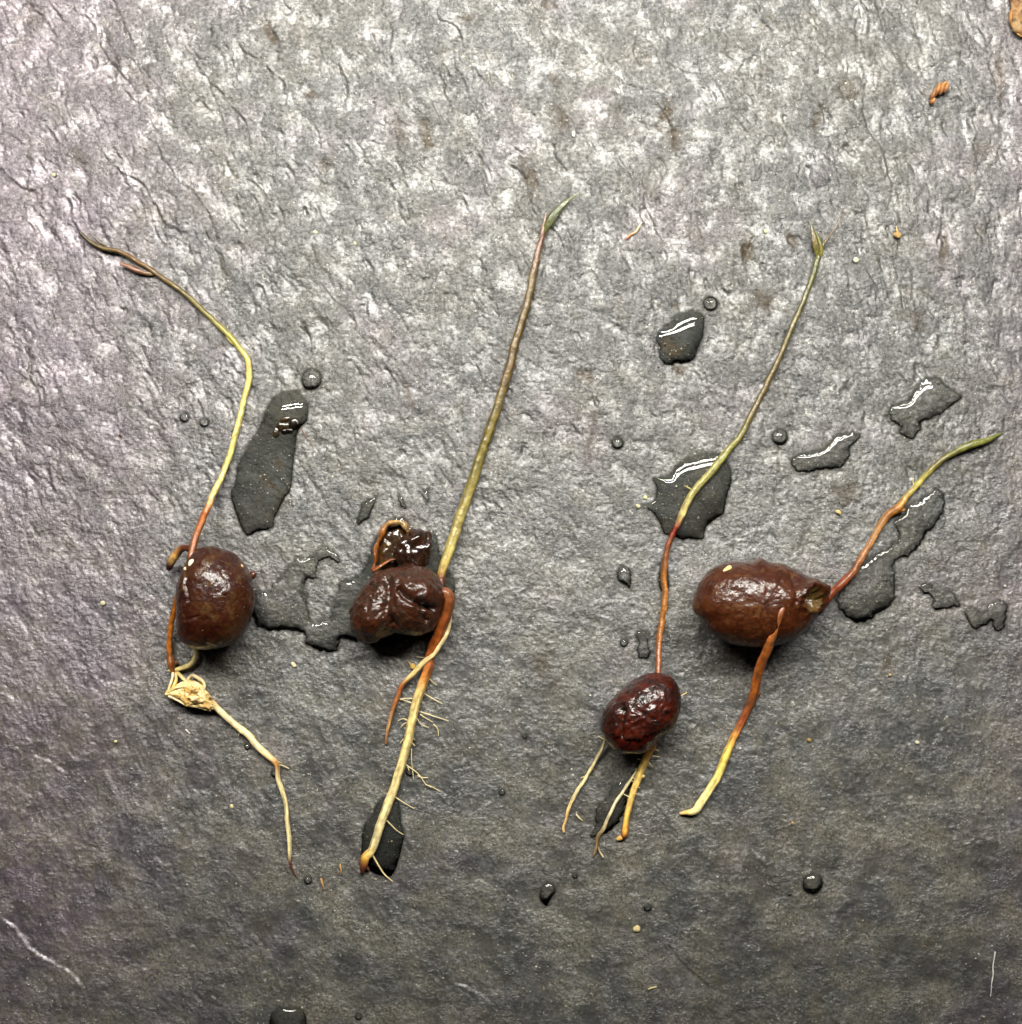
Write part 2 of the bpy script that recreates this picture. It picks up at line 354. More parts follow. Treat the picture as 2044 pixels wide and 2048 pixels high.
PUD['film'] = [(1269,1548),(1253,1557),(1225.8,1573),(1216.6,1591.5),(1191.6,1618.8),(1189.3,1655),(1182.5,1673.5),(1205,1669),(1228,1655),(1244,1630),(1253,1596),(1262,1568.7)]
PUD['smear'] = [(1273.8,1266),(1284,1262),(1298,1266),(1299,1290),(1298,1315),(1286,1318),(1277.6,1313),(1275,1290)]
PUD['sliver'] = [(749,991.5),(751,999.8),(743,1018),(734.4,1033),(717.8,1049.6),(716.8,1033),(724,1008),(738.6,997.7)]
PUD['fleck'] = [(856.8,979),(858,992),(856.8,1004),(850,1004),(844,987),(850,983)]
PUD['speck'] = [(798,990),(804,996),(808,1006),(812,1017),(806,1019),(801,1008),(797,1000)]
PUD['cut'] = [(538,2052),(540,2035),(547,2022),(562,2015),(585,2015),(601,2017),(610,2026),(612,2040),(612,2052),(606,2080),(580,2094),(552,2086),(541,2070)]
# name: height, capillary length, label
PUDI = {
 'long': (7, 16, "long dark water puddle with a rounded top, holding brown crumbs, beside the leftmost stem"),
 'brown': (9, 16, "small oval puddle with brown silt, below a round drop"),
 'stem': (9, 22, "large dark puddle with a curved glint, crossed by the tall green stem"),
 'wing': (10, 19, "jagged water puddle with a broad white glint, topmost at the right side"),
 'slug': (9, 16, "narrow slanting puddle with one white glint line, clear of any stem"),
 'chain': (10, 20, "long ragged puddle lying along the short right-hand stem"),
 'patch': (5, 11, "faint thin wet patch below the long ragged puddle on the right"),
 'edge': (5, 11, "small thin wet patch nearest the right edge of the slate"),
 'pool': (8, 16, "spreading pool around the broken double acorn, reaching towards the leftmost acorn"),
 'root': (6, 13, "dark puddle under the lower end of the thick pale root"),
 'film': (4, 9, "thin dark wet streak between the roots of the smallest acorn"),
 'smear': (3, 8, "thin upright water smear just left of the red stem base"),
 'sliver': (4, 8, "narrow dark water sliver up and left of the broken double acorn"),
 'fleck': (4, 6, "tiny water fleck up and left of the thick olive stem's base"),
 'speck': (3, 5, "tiny dark water streak directly above the broken shell"),
 'cut': (27, 24, "square-shouldered water drop cut by the bottom edge of the picture"),
}
# drops: x, y, rx, ry, rotation, height factor, label
DROPS = [
 (623,759,20,22,0.2,.55,"rounded water drop just above the long dark puddle"),
 (369,835,9.5,9.5,0,.6,"tiny round drop, left one of the pair beside the leftmost stem"),
 (409,845,10,10,0,.6,"tiny round drop, right one of the pair beside the leftmost stem"),
 (1421,607,14.5,14.5,0,.6,"round drop up and right of the small oval silty puddle"),
 (1560,874,16,16.5,0,.6,"round drop between the tall green stem and the narrow slanting puddle"),
 (1235,886,12,12,0,.6,"round drop alone between the two tallest stems"),
 (1248,1286,8.2,8.2,0,.6,"tiny round drop beside the thin upright smear"),
 (1625,1767,20,21.5,0.5,.55,"largest round drop in the lower right, alone on dark slate"),
 (616,1761,8,9,0.2,.6,"tiny round drop just past the tip of the leftmost root"),
 (717,2034,6.5,6.5,0,.6,"tiny round drop near the bottom edge, beside the cut-off drop"),
 (1295,1815,7.5,7.5,0,.6,"tiny round drop above the cream flake at the bottom"),
 (1004,1585,6.5,6.5,0,.6,"tiny round drop alone between the two middle acorns' roots"),
 (1050,1473,5,5,0,.55,"smallest drop right of the broken acorn's root hairs"),
 (1150,1752,5,6,0,.55,"minute drop up and right of the lower teardrop"),
 (495,1494,7,6.5,0,.55,"tiny round drop beneath the pale slanting leftmost root"),
 (551,1548,9,9,0,.45,"tiny flat drop at the kink of the leftmost root"),
 (1578,1787,4.5,4.5,0,.55,"minute drop left of the largest lower right drop"),
 (820,1545,9,8,0.4,.55,"small drop clinging right beside the thick pale root"),
]
TEARS = [
 ([(1246,1131),(1257,1136),(1262,1148),(1262,1162),(1259,1176),(1252,1170),(1243,1166),(1235,1157),(1235,1145),(1239,1136)], "teardrop of water to the left of the red stem"),
 ([(1096,1766),(1107,1770),(1112,1781),(1106,1792),(1099,1803),(1094,1812),(1085,1806),(1079,1796),(1080,1782),(1086,1771)], "teardrop of water pointing down on the lower middle slate"),
 ([(1322,1134),(1329,1131),(1335,1145),(1338,1165),(1336,1178),(1326,1183),(1319,1176),(1317,1160),(1318,1145)], "slim bead of water clinging round the red stem"),
]

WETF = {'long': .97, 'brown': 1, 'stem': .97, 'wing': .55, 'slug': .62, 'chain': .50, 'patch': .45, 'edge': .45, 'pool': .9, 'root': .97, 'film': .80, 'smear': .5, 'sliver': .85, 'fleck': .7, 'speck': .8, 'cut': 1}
RAG = {'long': .5, 'stem': .6, 'root': .6, 'brown': .9, 'cut': 0.0}
def outline_of(k):
    B = smooth_closed(PUD[k], 4.0); r = RAG.get(k, 1.9)
    T = np.roll(B, -2, 0) - np.roll(B, 2, 0); Nn = np.stack([T[:, 1], -T[:, 0]], 1); Nn /= np.linalg.norm(Nn, axis=1)[:, None] + 1e-9
    return B + Nn * (r * (2.2 * fbm(B[:, 0] / 10, B[:, 1] / 10, 2, 71) + 1.0 * fbm(B[:, 0] / 30, B[:, 1] / 30, 2, 72)))[:, None]
OUT = {k: outline_of(k) for k in PUD}
# ------------------------------------------------------------------ slate: one displaced sheet
def axis(lo, hi, flo, fhi, step):
    a = list(np.arange(flo, fhi + 0.01, step)); s = step; x = flo
    left = []
    while x > lo: s *= 1.12; x -= s; left.append(x)
    s = step; x = a[-1]; right = []
    while x < hi: s *= 1.12; x += s; right.append(x)
    return np.array(left[::-1] + a + right)
def low_relief(X, Y):
    return 5.0 * fbm(X / 420, Y / 420, 2, 11)
SCARPS = [([(414,163),(443,182),(457,207),(487,236),(497,261),(503,298)],3.2),([(225,334),(254,349),(283,363),(301,392),(316,421),(330,447),(349,465)],3.2),([(-20,330),(0,338),(22,356),(44,374),(73,379),(82,363)],4.0),
 ([(283,265),(312,287),(327,316),(345,341),(359,367),(385,378),(403,407),(421,432),(443,490)],2.8),([(225,11),(247,33),(251,58),(269,87)],2.6),([(472,69),(490,105),(519,120),(545,145),(570,174),(559,207)],2.6),
 ([(751,4),(784,54),(780,105),(794,145)],2.6),([(863,4),(885,40),(914,54),(932,109),(954,142),(983,178)],3.2),([(1078,160),(1114,174),(1118,207),(1125,247),(1110,305),(1150,359)],3.2),
 ([(1208,258),(1227,294),(1259,349),(1277,396),(1299,425),(1314,468),(1339,494)],3.4),([(1005,323),(1041,341),(1060,381),(1067,421),(1085,447)],3.0),([(1303,196),(1335,236),(1346,283),(1332,316)],3.8),
 ([(1498,11),(1523,40),(1549,72)],3.0),([(1617,43),(1635,62),(1635,91)],3.6),([(1722,159),(1733,254),(1766,301),(1773,341),(1788,384)],-2.8),([(1886,449),(1896,507),(1904,543),(1867,580),(1860,623)],3.0),([(1483,319),(1487,366),(1478,424)],2.6),
 ([(1380,723),(1406,765),(1411,804),(1444,856)],1.8),([(1281,778),(1299,819),(1320,840)],1.8),([(127,871),(174,915),(217,933),(276,938)],1.4),([(-10,1826),(30,1856),(60,1896),(111,1926),(144,1947),(164,1970),(178,2000)],-2.2),([(64,1507),(101,1524),(131,1547)],-1.5),
 ([(540,55),(560,85),(552,110)],3.4),([(1075,50),(1095,85),(1105,120)],3.2),([(1480,1600),(1500,1690),(1540,1730)],-1.2),([(1330,1880),(1370,1930),(1430,1980)],1.8),([(900,1960),(960,1985),(1000,2030)],-1.4),([(620,470),(640,530),(690,560)],2.0),([(240,170),(258,190),(276,207)],3.0),([(1700,60),(1716,10)],-2.2),([(1820,30),(1840,90),(1852,130)],-2.0),([(1985,110),(1995,180),(1990,240)],2.6)]
def scarps(X, Y):
    h = np.zeros(X.shape)
    for P, amp in SCARPS:
        P = catmull(np.array([(p[0], p[1]) for p in P], float), 9.0)
        P = P + np.stack([2.5 * pn(P[:, 0] / 14, P[:, 1] / 14, 81), 2.5 * pn(P[:, 0] / 14, P[:, 1] / 14, 82)], 1)
        m = (X > P[:, 0].min() - 70) & (X < P[:, 0].max() + 70) & (Y > P[:, 1].min() - 70) & (Y < P[:, 1].max() + 70)
        x, y = X[m], Y[m]; best = np.full(x.shape, 1e9); side = np.zeros(x.shape); tt = np.zeros(x.shape); n = len(P) - 1
        for k in range(n):
            ax, ay = P[k]; dx, dy = P[k + 1] - P[k]; t = np.clip(((x - ax) * dx + (y - ay) * dy) / (dx * dx + dy * dy + 1e-9), 0, 1)
            d2 = (x - ax - t * dx) ** 2 + (y - ay - t * dy) ** 2; q = d2 < best
            best = np.where(q, d2, best); side = np.where(q, np.sign(dx * (y - ay) - dy * (x - ax)), side); tt = np.where(q, (k + t) / n, tt)
        d = np.sqrt(best); fade = np.clip(np.minimum(tt, 1 - tt) * 6, 0, 1) * (0.75 + 0.5 * pn(x / 20, y / 20, 83))
        h[m] += -amp * side * np.exp(-d / 22) * fade * sstep(0, 1.5, d)
    return h
def slate_height(X, Y, wet):
    th = np.radians(56 + 22 * np.clip(X / 2044, 0, 1.2))
    wx = X + 28 * fbm(X / 150, Y / 150, 3, 21); wy = Y + 28 * fbm(X / 150, Y / 150, 3, 22)
    u = wx * np.cos(th) + wy * np.sin(th); v = -wx * np.sin(th) + wy * np.cos(th)
    top = 0.16 + 0.84 * sstep(1350, 350, Y + 120 * fbm(X / 300, Y / 300, 2, 23))
    # flakes: gentle rise, abrupt drop
    ph = v / 62 + 1.5 * fbm(u / 330, v / 130, 4, 24)
    fr = ph - np.floor(ph); saw = np.where(fr < 0.93, fr / 0.93, (1 - fr) / 0.07)
    mk = sstep(-0.05, 0.45, fbm(u / 150, v / 45, 3, 25))
    h = 3.0 * (saw - 0.5) * mk * top
    ph2 = v / 23 + 1.4 * fbm(u / 130, v / 50, 4, 34)
    fr = ph2 - np.floor(ph2); saw = np.where(fr < 0.90, fr / 0.90, (1 - fr) / 0.10)
    mk2 = sstep(0.0, 0.5, fbm(u / 70, v / 25, 3, 35))
    h += 2.1 * (saw - 0.5) * mk2 * (0.25 + 0.75 * top)
    # terraces
    n = fbm(u / 300, v / 120, 4, 26)
    for k, c in enumerate(np.linspace(-0.55, 0.55, 7)):
        amp = 1.7 * sstep(-0.1, 0.4, fbm(X / 120 + 9 * k, Y / 120, 3, 27 + k))
        h += amp * top * (sstep(c - 0.012, c + 0.012, n) - 0.5)
    # pits
    pit = sstep(0.38, 0.62, fbm(u / 60, v / 26, 3, 41)); h -= 3.2 * pit * top
    patch = 0.65 + 0.9 * sstep(-0.35, 0.4, fbm(X / 170, Y / 170, 3, 44)); h = h * patch
    h += scarps(X, Y) - 3.0 * stain * top
    # wrinkles
    a2 = np.radians(44); u2 = wx * np.cos(a2) + wy * np.sin(a2); v2 = -wx * np.sin(a2) + wy * np.cos(a2)
    h += (1.35 * fbm(u2 / 30, v2 / 19, 4, 29, 0.6) + 1.3 * top * fbm(u / 40, v / 20, 4, 45, 0.6)) * (0.38 + 0.62 * top)
    h += (0.7 + 2.6 * top) * fbm(u / 75, v / 42, 3, 30)
    h += 5.0 * top * fbm(X / 190, Y / 150, 2, 31)
    h += 0.55 * rng.standard_normal(X.shape) * 0.35
    h = h * (1 - 0.30 * np.clip(wet, 0, 1))
    return h + low_relief(X, Y)

xs = axis(-1400, 3450, -60, 2104, 2.7); ys = axis(-1400, 3450, -60, 2108, 2.7)
GX, GY = np.meshgrid(xs, ys)
def all_outlines():
    for k in PUD: yield OUT[k], WETF[k]
    for d in DROPS: yield np.array(ell_outline(d[0], d[1], d[2], d[3], 20, 0.0, d[4])), 1.0
    for p, _ in TEARS: yield smooth_closed(p, 4), 1.0
wet = np.zeros(GX.shape)
for P, wf in all_outlines():
    x0, x1 = np.searchsorted(xs, [P[:, 0].min() - 8, P[:, 0].max() + 8]); y0, y1 = np.searchsorted(ys, [P[:, 1].min() - 8, P[:, 1].max() + 8])
    sx, sy = GX[y0:y1, x0:x1], GY[y0:y1, x0:x1]
    if sx.size == 0: continue
    d = seg_dist(sx, sy, [tuple(q) for q in P], True); ins = inside(sx, sy, [tuple(q) for q in P])
    sd = np.where(ins, d, -d)
    sm = max(np.ptp(P[:, 0]), np.ptp(P[:, 1])) < 48  # small drops get a lighter inside, painting in the light they focus
    wet[y0:y1, x0:x1] = np.maximum(wet[y0:y1, x0:x1], sstep(-6.0, 0.3, sd + 2.2 * fbm(sx / 9, sy / 9, 3, 74)) * (1 - (0.62 if sm else 1 - wf) * sstep(0.5, 5, sd)))  # wet slate, plus a painted dark margin for the refraction shade at the rim
m_ = inside(GX, GY, [tuple(q) for q in OUT['pool']]); wet = np.where(m_, wet * (0.55 + 0.45 * sstep(660, 730, GX + 14 * fbm(GX / 30, GY / 30, 2, 73))), wet)
# dirt and rust stains: x, y, rx, ry, angle, strength
STAINS = [(855,275,16,38,-.35,1),(800,262,12,34,-.3,.7),(1063,365,18,46,-.35,.9),(1330,230,14,34,.3,1),(1345,270,16,40,-.4,.9),(540,70,14,26,-.3,1),
 (625,185,18,10,.2,.9),(1108,160,14,22,-.2,.7),(1120,235,14,34,-.3,.7),(1497,490,14,34,.1,1),(1582,480,14,22,-.4,.9),(1530,600,20,26,-.6,.8),
 (2000,150,12,52,.05,.7),(1890,490,7,44,.1,.9),(1880,540,18,10,0,.6),(1835,640,22,26,0,.6),(1635,235,10,32,.1,.8),(1700,180,24,24,0,.6),(1820,580,22,12,.3,.5),
 (1170,755,30,16,.5,.9),(815,790,10,34,-.3,.6),(1185,860,8,70,.15,.5),(1085,1330,26,40,.3,.6),(560,1010,26,36,.3,.5),(1690,990,34,26,.2,.7),
 (650,330,20,16,0,.6),(160,310,26,20,.5,.5),(60,30,30,24,0,.5),(1240,610,14,30,-.3,.4),(1355,612,12,14,0,.8),(1358,740,14,18,.4,.7),(1110,1370,30,14,.5,.4),
 (245,878,14,5,.7,.9),(195,715,14,8,0,.5),(270,790,8,8,0,.5),(1775,1330,14,60,.1,.6),(1960,300,24,26,0,.5),(1290,120,14,20,0,.5),(930,35,18,12,0,.7),
 (1100,10,22,10,.3,.8),(445,690,18,9,.3,.9),(120,860,16,10,.4,.4),(1340,1480,26,30,0,.3),(240,1760,30,20,.2,.4),(900,1500,36,30,.2,.3),(1160,1500,20,24,.1,.4),
 (1660,890,13,11,0,.8),(1945,1190,8,16,0,.5),(560,930,20,8,.8,.8),(530,960,26,10,.8,.8),(520,1000,16,16,0,.6),(1350,700,22,18,.3,1),(1330,690,14,18,.3,.8),
 (600,835,8,6,0,.5),(560,1225,24,14,.2,.5),(1310,690,10,10,0,.4),(1865,1130,18,14,.4,.5),(1830,1075,10,10,0,.4),(150,1500,20,12,0,.4),(1990,1700,20,12,0,.4)]
stain = np.zeros(GX.shape); NX = fbm(GX / 26, GY / 26, 4, 51, 0.6)
for (cx, cy, rx, ry, a, st) in STAINS:
    m = (abs(GX - cx) < 3 * max(rx, ry)) & (abs(GY - cy) < 3 * max(rx, ry))
    dx, dy = GX[m] - cx, GY[m] - cy
    q = np.hypot((dx * math.cos(a) + dy * math.sin(a)) / rx, (-dx * math.sin(a) + dy * math.cos(a)) / ry) + 0.9 * NX[m]
    stain[m] = np.maximum(stain[m], st * sstep(1.25, 0.25, q))
purple = np.clip(sstep(620, -100, GX + 220 * fbm(GX / 350, GY / 350, 3, 61)) * 0.75 + 0.25 * sstep(0.1, 0.6, fbm(GX / 180, GY / 180, 3, 62)) + 0.35 * sstep(1850, 2100, GX), 0, 1)  # purple slate colour, with pinkish side light painted in towards the left
dust_lift = np.clip((0.25 + 0.75 * sstep(800, 1750, GY)) * sstep(-0.35, 0.5, fbm(GX / 120, GY / 90, 5, 63, 0.6)) * 1.0, 0, 1)  # pale olive dust, denser downward to paint back brightness the lamps lose there
GZ = slate_height(GX, GY, wet)
ny, nx = GX.shape
V = np.stack([(GX - 1022).ravel(), (1024 - GY).ravel(), GZ.ravel()], 1) * S
me = bpy.data.meshes.new("slate")
me.vertices.add(nx * ny); me.vertices.foreach_set("co", V.ravel())
ii = (np.arange(ny - 1)[:, None] * nx + np.arange(nx - 1)[None, :]).ravel()
Q = np.stack([ii, ii + nx, ii + nx + 1, ii + 1], 1).astype(np.int32)
me.loops.add(Q.size); me.loops.foreach_set("vertex_index", Q.ravel())
me.polygons.add(len(Q)); me.polygons.foreach_set("loop_start", np.arange(0, Q.size, 4, dtype=np.int32))
me.polygons.foreach_set("use_smooth", np.ones(len(Q), bool)); me.update(calc_edges=True)
for k, a in (("wet", wet), ("stain", stain), ("purple", purple), ("dust_lift", dust_lift), ("tone", sstep(-0.25, 0.3, fbm(GX / 260, GY / 260, 5, 91, 0.6))), ("mottle", sstep(-0.55, 0.6, fbm(GX / 40, GY / 40, 4, 92, 0.65))),
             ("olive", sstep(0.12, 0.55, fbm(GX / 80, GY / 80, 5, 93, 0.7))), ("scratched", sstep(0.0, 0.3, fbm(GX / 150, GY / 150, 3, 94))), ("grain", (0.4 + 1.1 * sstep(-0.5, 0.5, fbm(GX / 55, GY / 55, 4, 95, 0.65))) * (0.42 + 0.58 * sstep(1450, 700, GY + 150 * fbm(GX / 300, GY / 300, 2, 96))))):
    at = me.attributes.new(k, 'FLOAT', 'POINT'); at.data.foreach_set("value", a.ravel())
me.materials.append(M_slate)
slate = bpy.data.objects.new("ground_slate", me); scene.collection.objects.link(slate)
tag(slate, "grey cleft slate slab under the sprouted acorns", None, None, "structure")
def ground(px, py):
    i = np.clip(np.searchsorted(ys, py), 0, ny - 1); j = np.clip(np.searchsorted(xs, px), 0, nx - 1)
    return GZ[i, j]

# ------------------------------------------------------------------ water: drops and puddles as real bodies
def water_body(name, outline, hmax, lcap, label, group, step=4.0, ragged=0.8, dome=None):
    B = outline if ragged else smooth_closed(outline, step)
    bl = [tuple(b) for b in B]; n = len(bl)
    gx, gy = np.meshgrid(np.arange(B[:, 0].min(), B[:, 0].max(), step), np.arange(B[:, 1].min(), B[:, 1].max(), step))
    gx = gx + (np.arange(gx.shape[0]) % 2)[:, None] * step / 2
    gx = gx.ravel(); gy = gy.ravel()
    d = seg_dist(gx, gy, bl, True); keep = inside(gx, gy, bl) & (d > step * 0.55)
    pts = bl + list(zip(gx[keep], gy[keep]))
    vo, eo, fo = geometry.delaunay_2d_cdt([Vector(p) for p in pts], [(k, (k + 1) % n) for k in range(n)], [], 1, 1e-4)[:3]
    P = np.array([(v.x, v.y) for v in vo]); F = [tuple(f) for f in fo]
    E = np.array([(a, b) for f in F for a, b in zip(f, f[1:] + f[:1])]); E = np.vstack([E, E[:, ::-1]]); E = np.unique(E, axis=0)
    deg = np.bincount(E[:, 0], minlength=len(P)).astype(float); deg[deg == 0] = 1
    db = seg_dist(P[:, 0], P[:, 1], bl, True); bd = db < 0.05
    src = np.full(len(P), 1.0)
    if dome:
        for (cx, cy, r, a) in dome: src += a * np.exp(-((P[:, 0] - cx) ** 2 + (P[:, 1] - cy) ** 2) / r ** 2)
    s = (step / lcap) ** 2 / 2.6; h = np.zeros(len(P))
    for _ in range(500):
        nb = np.bincount(E[:, 0], weights=h[E[:, 1]], minlength=len(P)) / deg
        h = (nb + s * hmax * src) / (1 + s); h[bd] = 0
    base = low_relief(P[:, 0], P[:, 1])
    Z = base + h + 0.5
    Vt = np.stack([P[:, 0] - 1022, 1024 - P[:, 1], Z], 1)
    N = len(P); bot = Vt.copy(); bot[:, 2] = base - 6
    # orient upward
    def up(f):
        a, b, c = (P[f[0]], P[f[1]], P[f[2]]); return ((b[0] - a[0]) * (c[1] - a[1]) - (b[1] - a[1]) * (c[0] - a[0])) < 0
    FF = [f if up(f) else f[::-1] for f in F]
    cnt = {}
    for f in FF:
        for a, b in zip(f, f[1:] + f[:1]): cnt[(a, b)] = 1
    FA = list(FF) + [tuple(i + N for i in f[::-1]) for f in FF]
    for (a, b) in cnt:
        if (b, a) not in cnt: FA.append((b, a, a + N, b + N))
    o = build(name, np.vstack([Vt, bot]), FA, M_water, None, None, True, None, True)
    tag(o, label, "water", group)
    return o
DOME = {'long': [(574, 828, 34, 2.2)], 'stem': [(1400, 975, 60, 0.8)], 'brown': [(1366, 680, 34, 0.7)]}
for k, P in PUD.items():
    hm, lc, lab = PUDI[k]
    water_body("water_puddle", OUT[k], hm, lc, lab, "puddles on the slate", 4.0, 1.0, DOME.get(k))
for i, (x, y, rx, ry, rot, hf, lab) in enumerate(DROPS):
    r = (rx + ry) / 2
    water_body("water_drop", ell_outline(x, y, rx, ry, 14, 0.03, rot, i), hf * r * 2.7, r * 0.9, lab, "drops on the slate", max(1.0, r / 7), 0.0)
for P, lab in TEARS:
    water_body("water_drop", P, 17, 13, lab, "drops on the slate", 2.0, 0.0)

# ------------------------------------------------------------------ seedlings
CREAM = srgb(232, 212, 160, .72); PALE = srgb(222, 205, 150, .70); YELL = srgb(226, 190, 84, .70); ORANGE = srgb(164, 96, 42, .62); RUST = srgb(128, 72, 36, .6)
DARKRED = srgb(80, 40, 24, .6); OLIVE = srgb(128, 116, 48, .46); OLIVEB = srgb(108, 88, 42, .46); GREEN = srgb(84, 92, 42, .45); LIME = srgb(158, 150, 66, .6)
STRAW = srgb(206, 186, 108, .72); BLACKB = srgb(40, 22, 14); TAN = srgb(205, 175, 120, .75); MAUVE = srgb(112, 76, 58, .6)
SHELL = srgb(104, 56, 26, .22); SHELLR = srgb(104, 50, 24, .8); KERN = srgb(84, 22, 10, .32); SKIN = srgb(54, 26, 16, .8)

def gz(r): return r * 0.88 + 1.0
def line(pts, rad, col, z=None):
    """pts [(x,y)], rad [(t,r)], col [(t,rgb)], z [(t,z)] or None to rest on the slate; t runs 0..1 along the line"""
    P = np.array(pts, float); L = np.concatenate([[0], np.cumsum(np.hypot(*np.diff(P, axis=0).T))]); t = L / L[-1]
    R = np.interp(t, [a for a, _ in rad], [b for _, b in rad])
    C = np.stack([np.interp(t, [a for a, _ in col], [b[k] for _, b in col]) for k in range(3)], 1)
    G0 = np.array([low_relief(np.array([p[0]]), np.array([p[1]]))[0] for p in pts])
    Z = G0 + gz(R)
    if z is not None: Z = Z + np.interp(t, [a for a, _ in z], [b for _, b in z])
    return [(P[i, 0], P[i, 1], Z[i], R[i], tuple(C[i])) for i in range(len(P))]
def hairs(parent, lst, z=6.0, col=PALE, r=1.0):
    for i, h in enumerate(lst):
        n = len(h); pts = [(x, y, z * (1 - k / n) + 3.0 + low_relief(np.array([x]), np.array([y]))[0], r * (1.15 - 0.6 * k / n), col) for k, (x, y) in enumerate(h)]
        tube("root_hair", pts, M_root, parent, 6, 3.0, wob=0.5, seed=i)
def chip(name, parent, px, py, z, rx, ry, hz, rot, col, seed=0, mat=None, n=9):
    """a small crumb: rounded and faceted"""
    out = ell_outline(px, py, rx, ry, n, 0.22, rot, seed)
    V, F, C, _ = body_mesh(out, (px, py), z + hz * 0.4, hz, 18, 8, disp=lambda X, Y, Z, N: 0.18 * min(rx, ry) * vn3(np.stack([X, Y, Z], 1) / max(1.5, min(rx, ry) * .8), seed), colf=lambda X, Y, Z: np.tile(col, (len(X), 1)) * (1 + 0.25 * vn3(np.stack([X, Y, Z], 1) / 4, seed + 3))[:, None])
    V[:, 2] = V[:, 2]
    return build(name, V, F, mat or M_crumb, parent, C, True, None, parent is None)
def mottled(c1, c2, c3, sc=20, seed=0):
    def f(X, Y, Z):
        p = np.stack([X, Y, Z], 1); a = sstep(-0.4, 0.5, fb3(p / sc, 4, seed))[:, None]; b = sstep(0.25, 0.7, fb3(p / (sc * .6), 4, seed + 9))[:, None]
        c = np.array(c1) * (1 - a) + np.array(c2) * a
        return c * (1 - b) + np.array(c3) * b
    return f

# ---- first seedling: leftmost, bent pale stem
s1 = empty("acorn_seedling", 432, 1196)
tag(s1, "leftmost sprouted acorn with a bent wilted stem and a clumped root", "seedling", "sprouted acorns laid out on the slate")
out1 = [(397.5,1097.5),(418,1093),(453.5,1099.6),(482.6,1120),(499,1145),(507.5,1172),(508.5,1203),(503,1232),(486.7,1269.7),(462,1290),(424.5,1298.8),(393,1298.8),(368.5,1286),(356,1267.6),(354,1217.8),(357,1178.4),(362,1145),(379,1116)]
crack1 = [(378,1132),(386,1150),(385,1164),(392,1180),(394,1198)]
def disp1(X, Y, Z, N):
    p = np.stack([X, Y, Z], 1); up = sstep(40, 70, Z)
    d = 1.5 * fb3(p / 30, 3, 1) + 0.6 * fb3(p / 9, 3, 2)
    d -= 6.0 * np.exp(-(seg_dist(X, Y, crack1) / 3.0) ** 2) * up
    d += 3.0 * sstep(26, 6, np.hypot(X - 372, Y - 1175)) * up
    d -= 2.5 * np.exp(-(seg_dist(X, Y, [(376,1235),(398,1232),(412,1228)]) / 3) ** 2) * up
    d += 2.5 * np.exp(-(np.hypot(X - 425, Y - 1096) / 9) ** 2)
    return d
V, F, C, _ = body_mesh(out1, (432, 1196), 74, 72, disp=disp1, colf=mottled(SHELL, srgb(88, 36, 18, .20), srgb(112, 76, 38, .26), 22, 3))
b1 = build("seed_shell", V, F, M_shell, s1, C)
chip("kernel_chip", b1, 385, 1128, 112, 9, 11, 7, 0.2, srgb(230, 222, 185, .75), 3)
chip("kernel_chip", b1, 372, 1140, 102, 6, 7, 5, 0.2, srgb(200, 180, 140, .7), 4)
for i, (x, y, a, bb, r) in enumerate([(475,1206,8,3,.9),(428,1227,4.5,5,0),(484,1132,2.5,5,-.4),(460,1137,2.5,3,0),(448,1253,4,4,0),(391,1186,5,3,.6)]):
    chip("grit_fleck", b1, x, y, 128 - abs(x - 432) * .35 - abs(y - 1196) * .30, a, bb, 3.0, r, (TAN, srgb(200,190,170,.6), TAN, TAN, srgb(110,60,40), srgb(150,80,40))[i], i)
chip("shell_stub", b1, 506, 1149, 52, 7, 9, 8, 0.3, srgb(70, 36, 20), 8, M_shell)
stem1 = [(423.7,994.5),(436,969.6),(454.8,922.9),(473.5,860.6),(486,807.7),(493.7,776.6),(498.4,745.5),(493.7,717.5),(476.6,692.6),(458,670.8),(436,649),(402,617.9),(364.5,583.6),(324,555.6),(293,533.8),(265,516.7),(237,502.7),(205.8,496.5),(181,484),(160.7,465.4)]
low1 = [(382,1118),(385,1099.6),(391.3,1076.8),(401.7,1047.7),(412,1022.8),(422.4,1000)]
tube("stem", line(low1 + stem1, [(0,7.5),(.12,6.6),(.2,6.0),(.45,6.2),(.62,5.4),(.8,4.6),(.93,4.6),(1,3.2)],
     [(0,RUST),(.10,ORANGE),(.135,ORANGE),(.16,STRAW),(.34,srgb(205,190,110,.72)),(.46,STRAW),(.54,LIME),(.66,OLIVE),(.76,OLIVEB),(.84,srgb(98,72,38,.75)),(.93,OLIVEB),(1,srgb(70,60,30,.7))],
     [(0,80),(.06,66),(.12,34),(.22,4),(.4,0),(.5,3),(.7,2),(1,6)]), M_stem, s1, 14)
tube("side_bud", line([(306,549),(290,546),(272,540),(256,533),(242,528)], [(0,3.4),(.35,6.2),(.75,5.4),(1,4)], [(0,OLIVEB),(.4,MAUVE),(1,srgb(136,98,76,.6))], [(0,2),(1,6)]), M_stem, s1, 10, vz=.7, lump=.25)
tube("leaf_scale", line([(176,466),(188,473),(200,485),(214,492)], [(0,.8),(.5,2.6),(1,1.6)], [(0,srgb(60,60,34)),(1,OLIVEB)], [(0,8),(1,4)]), M_stem, s1, 8, vz=.4)
tube("node_sheath", line([(452,664),(455,674),(463,685),(470,690)], [(0,1.5),(.5,4.2),(1,2)], [(0,LIME),(1,STRAW)], [(0,5),(1,5)]), M_stem, s1, 8)
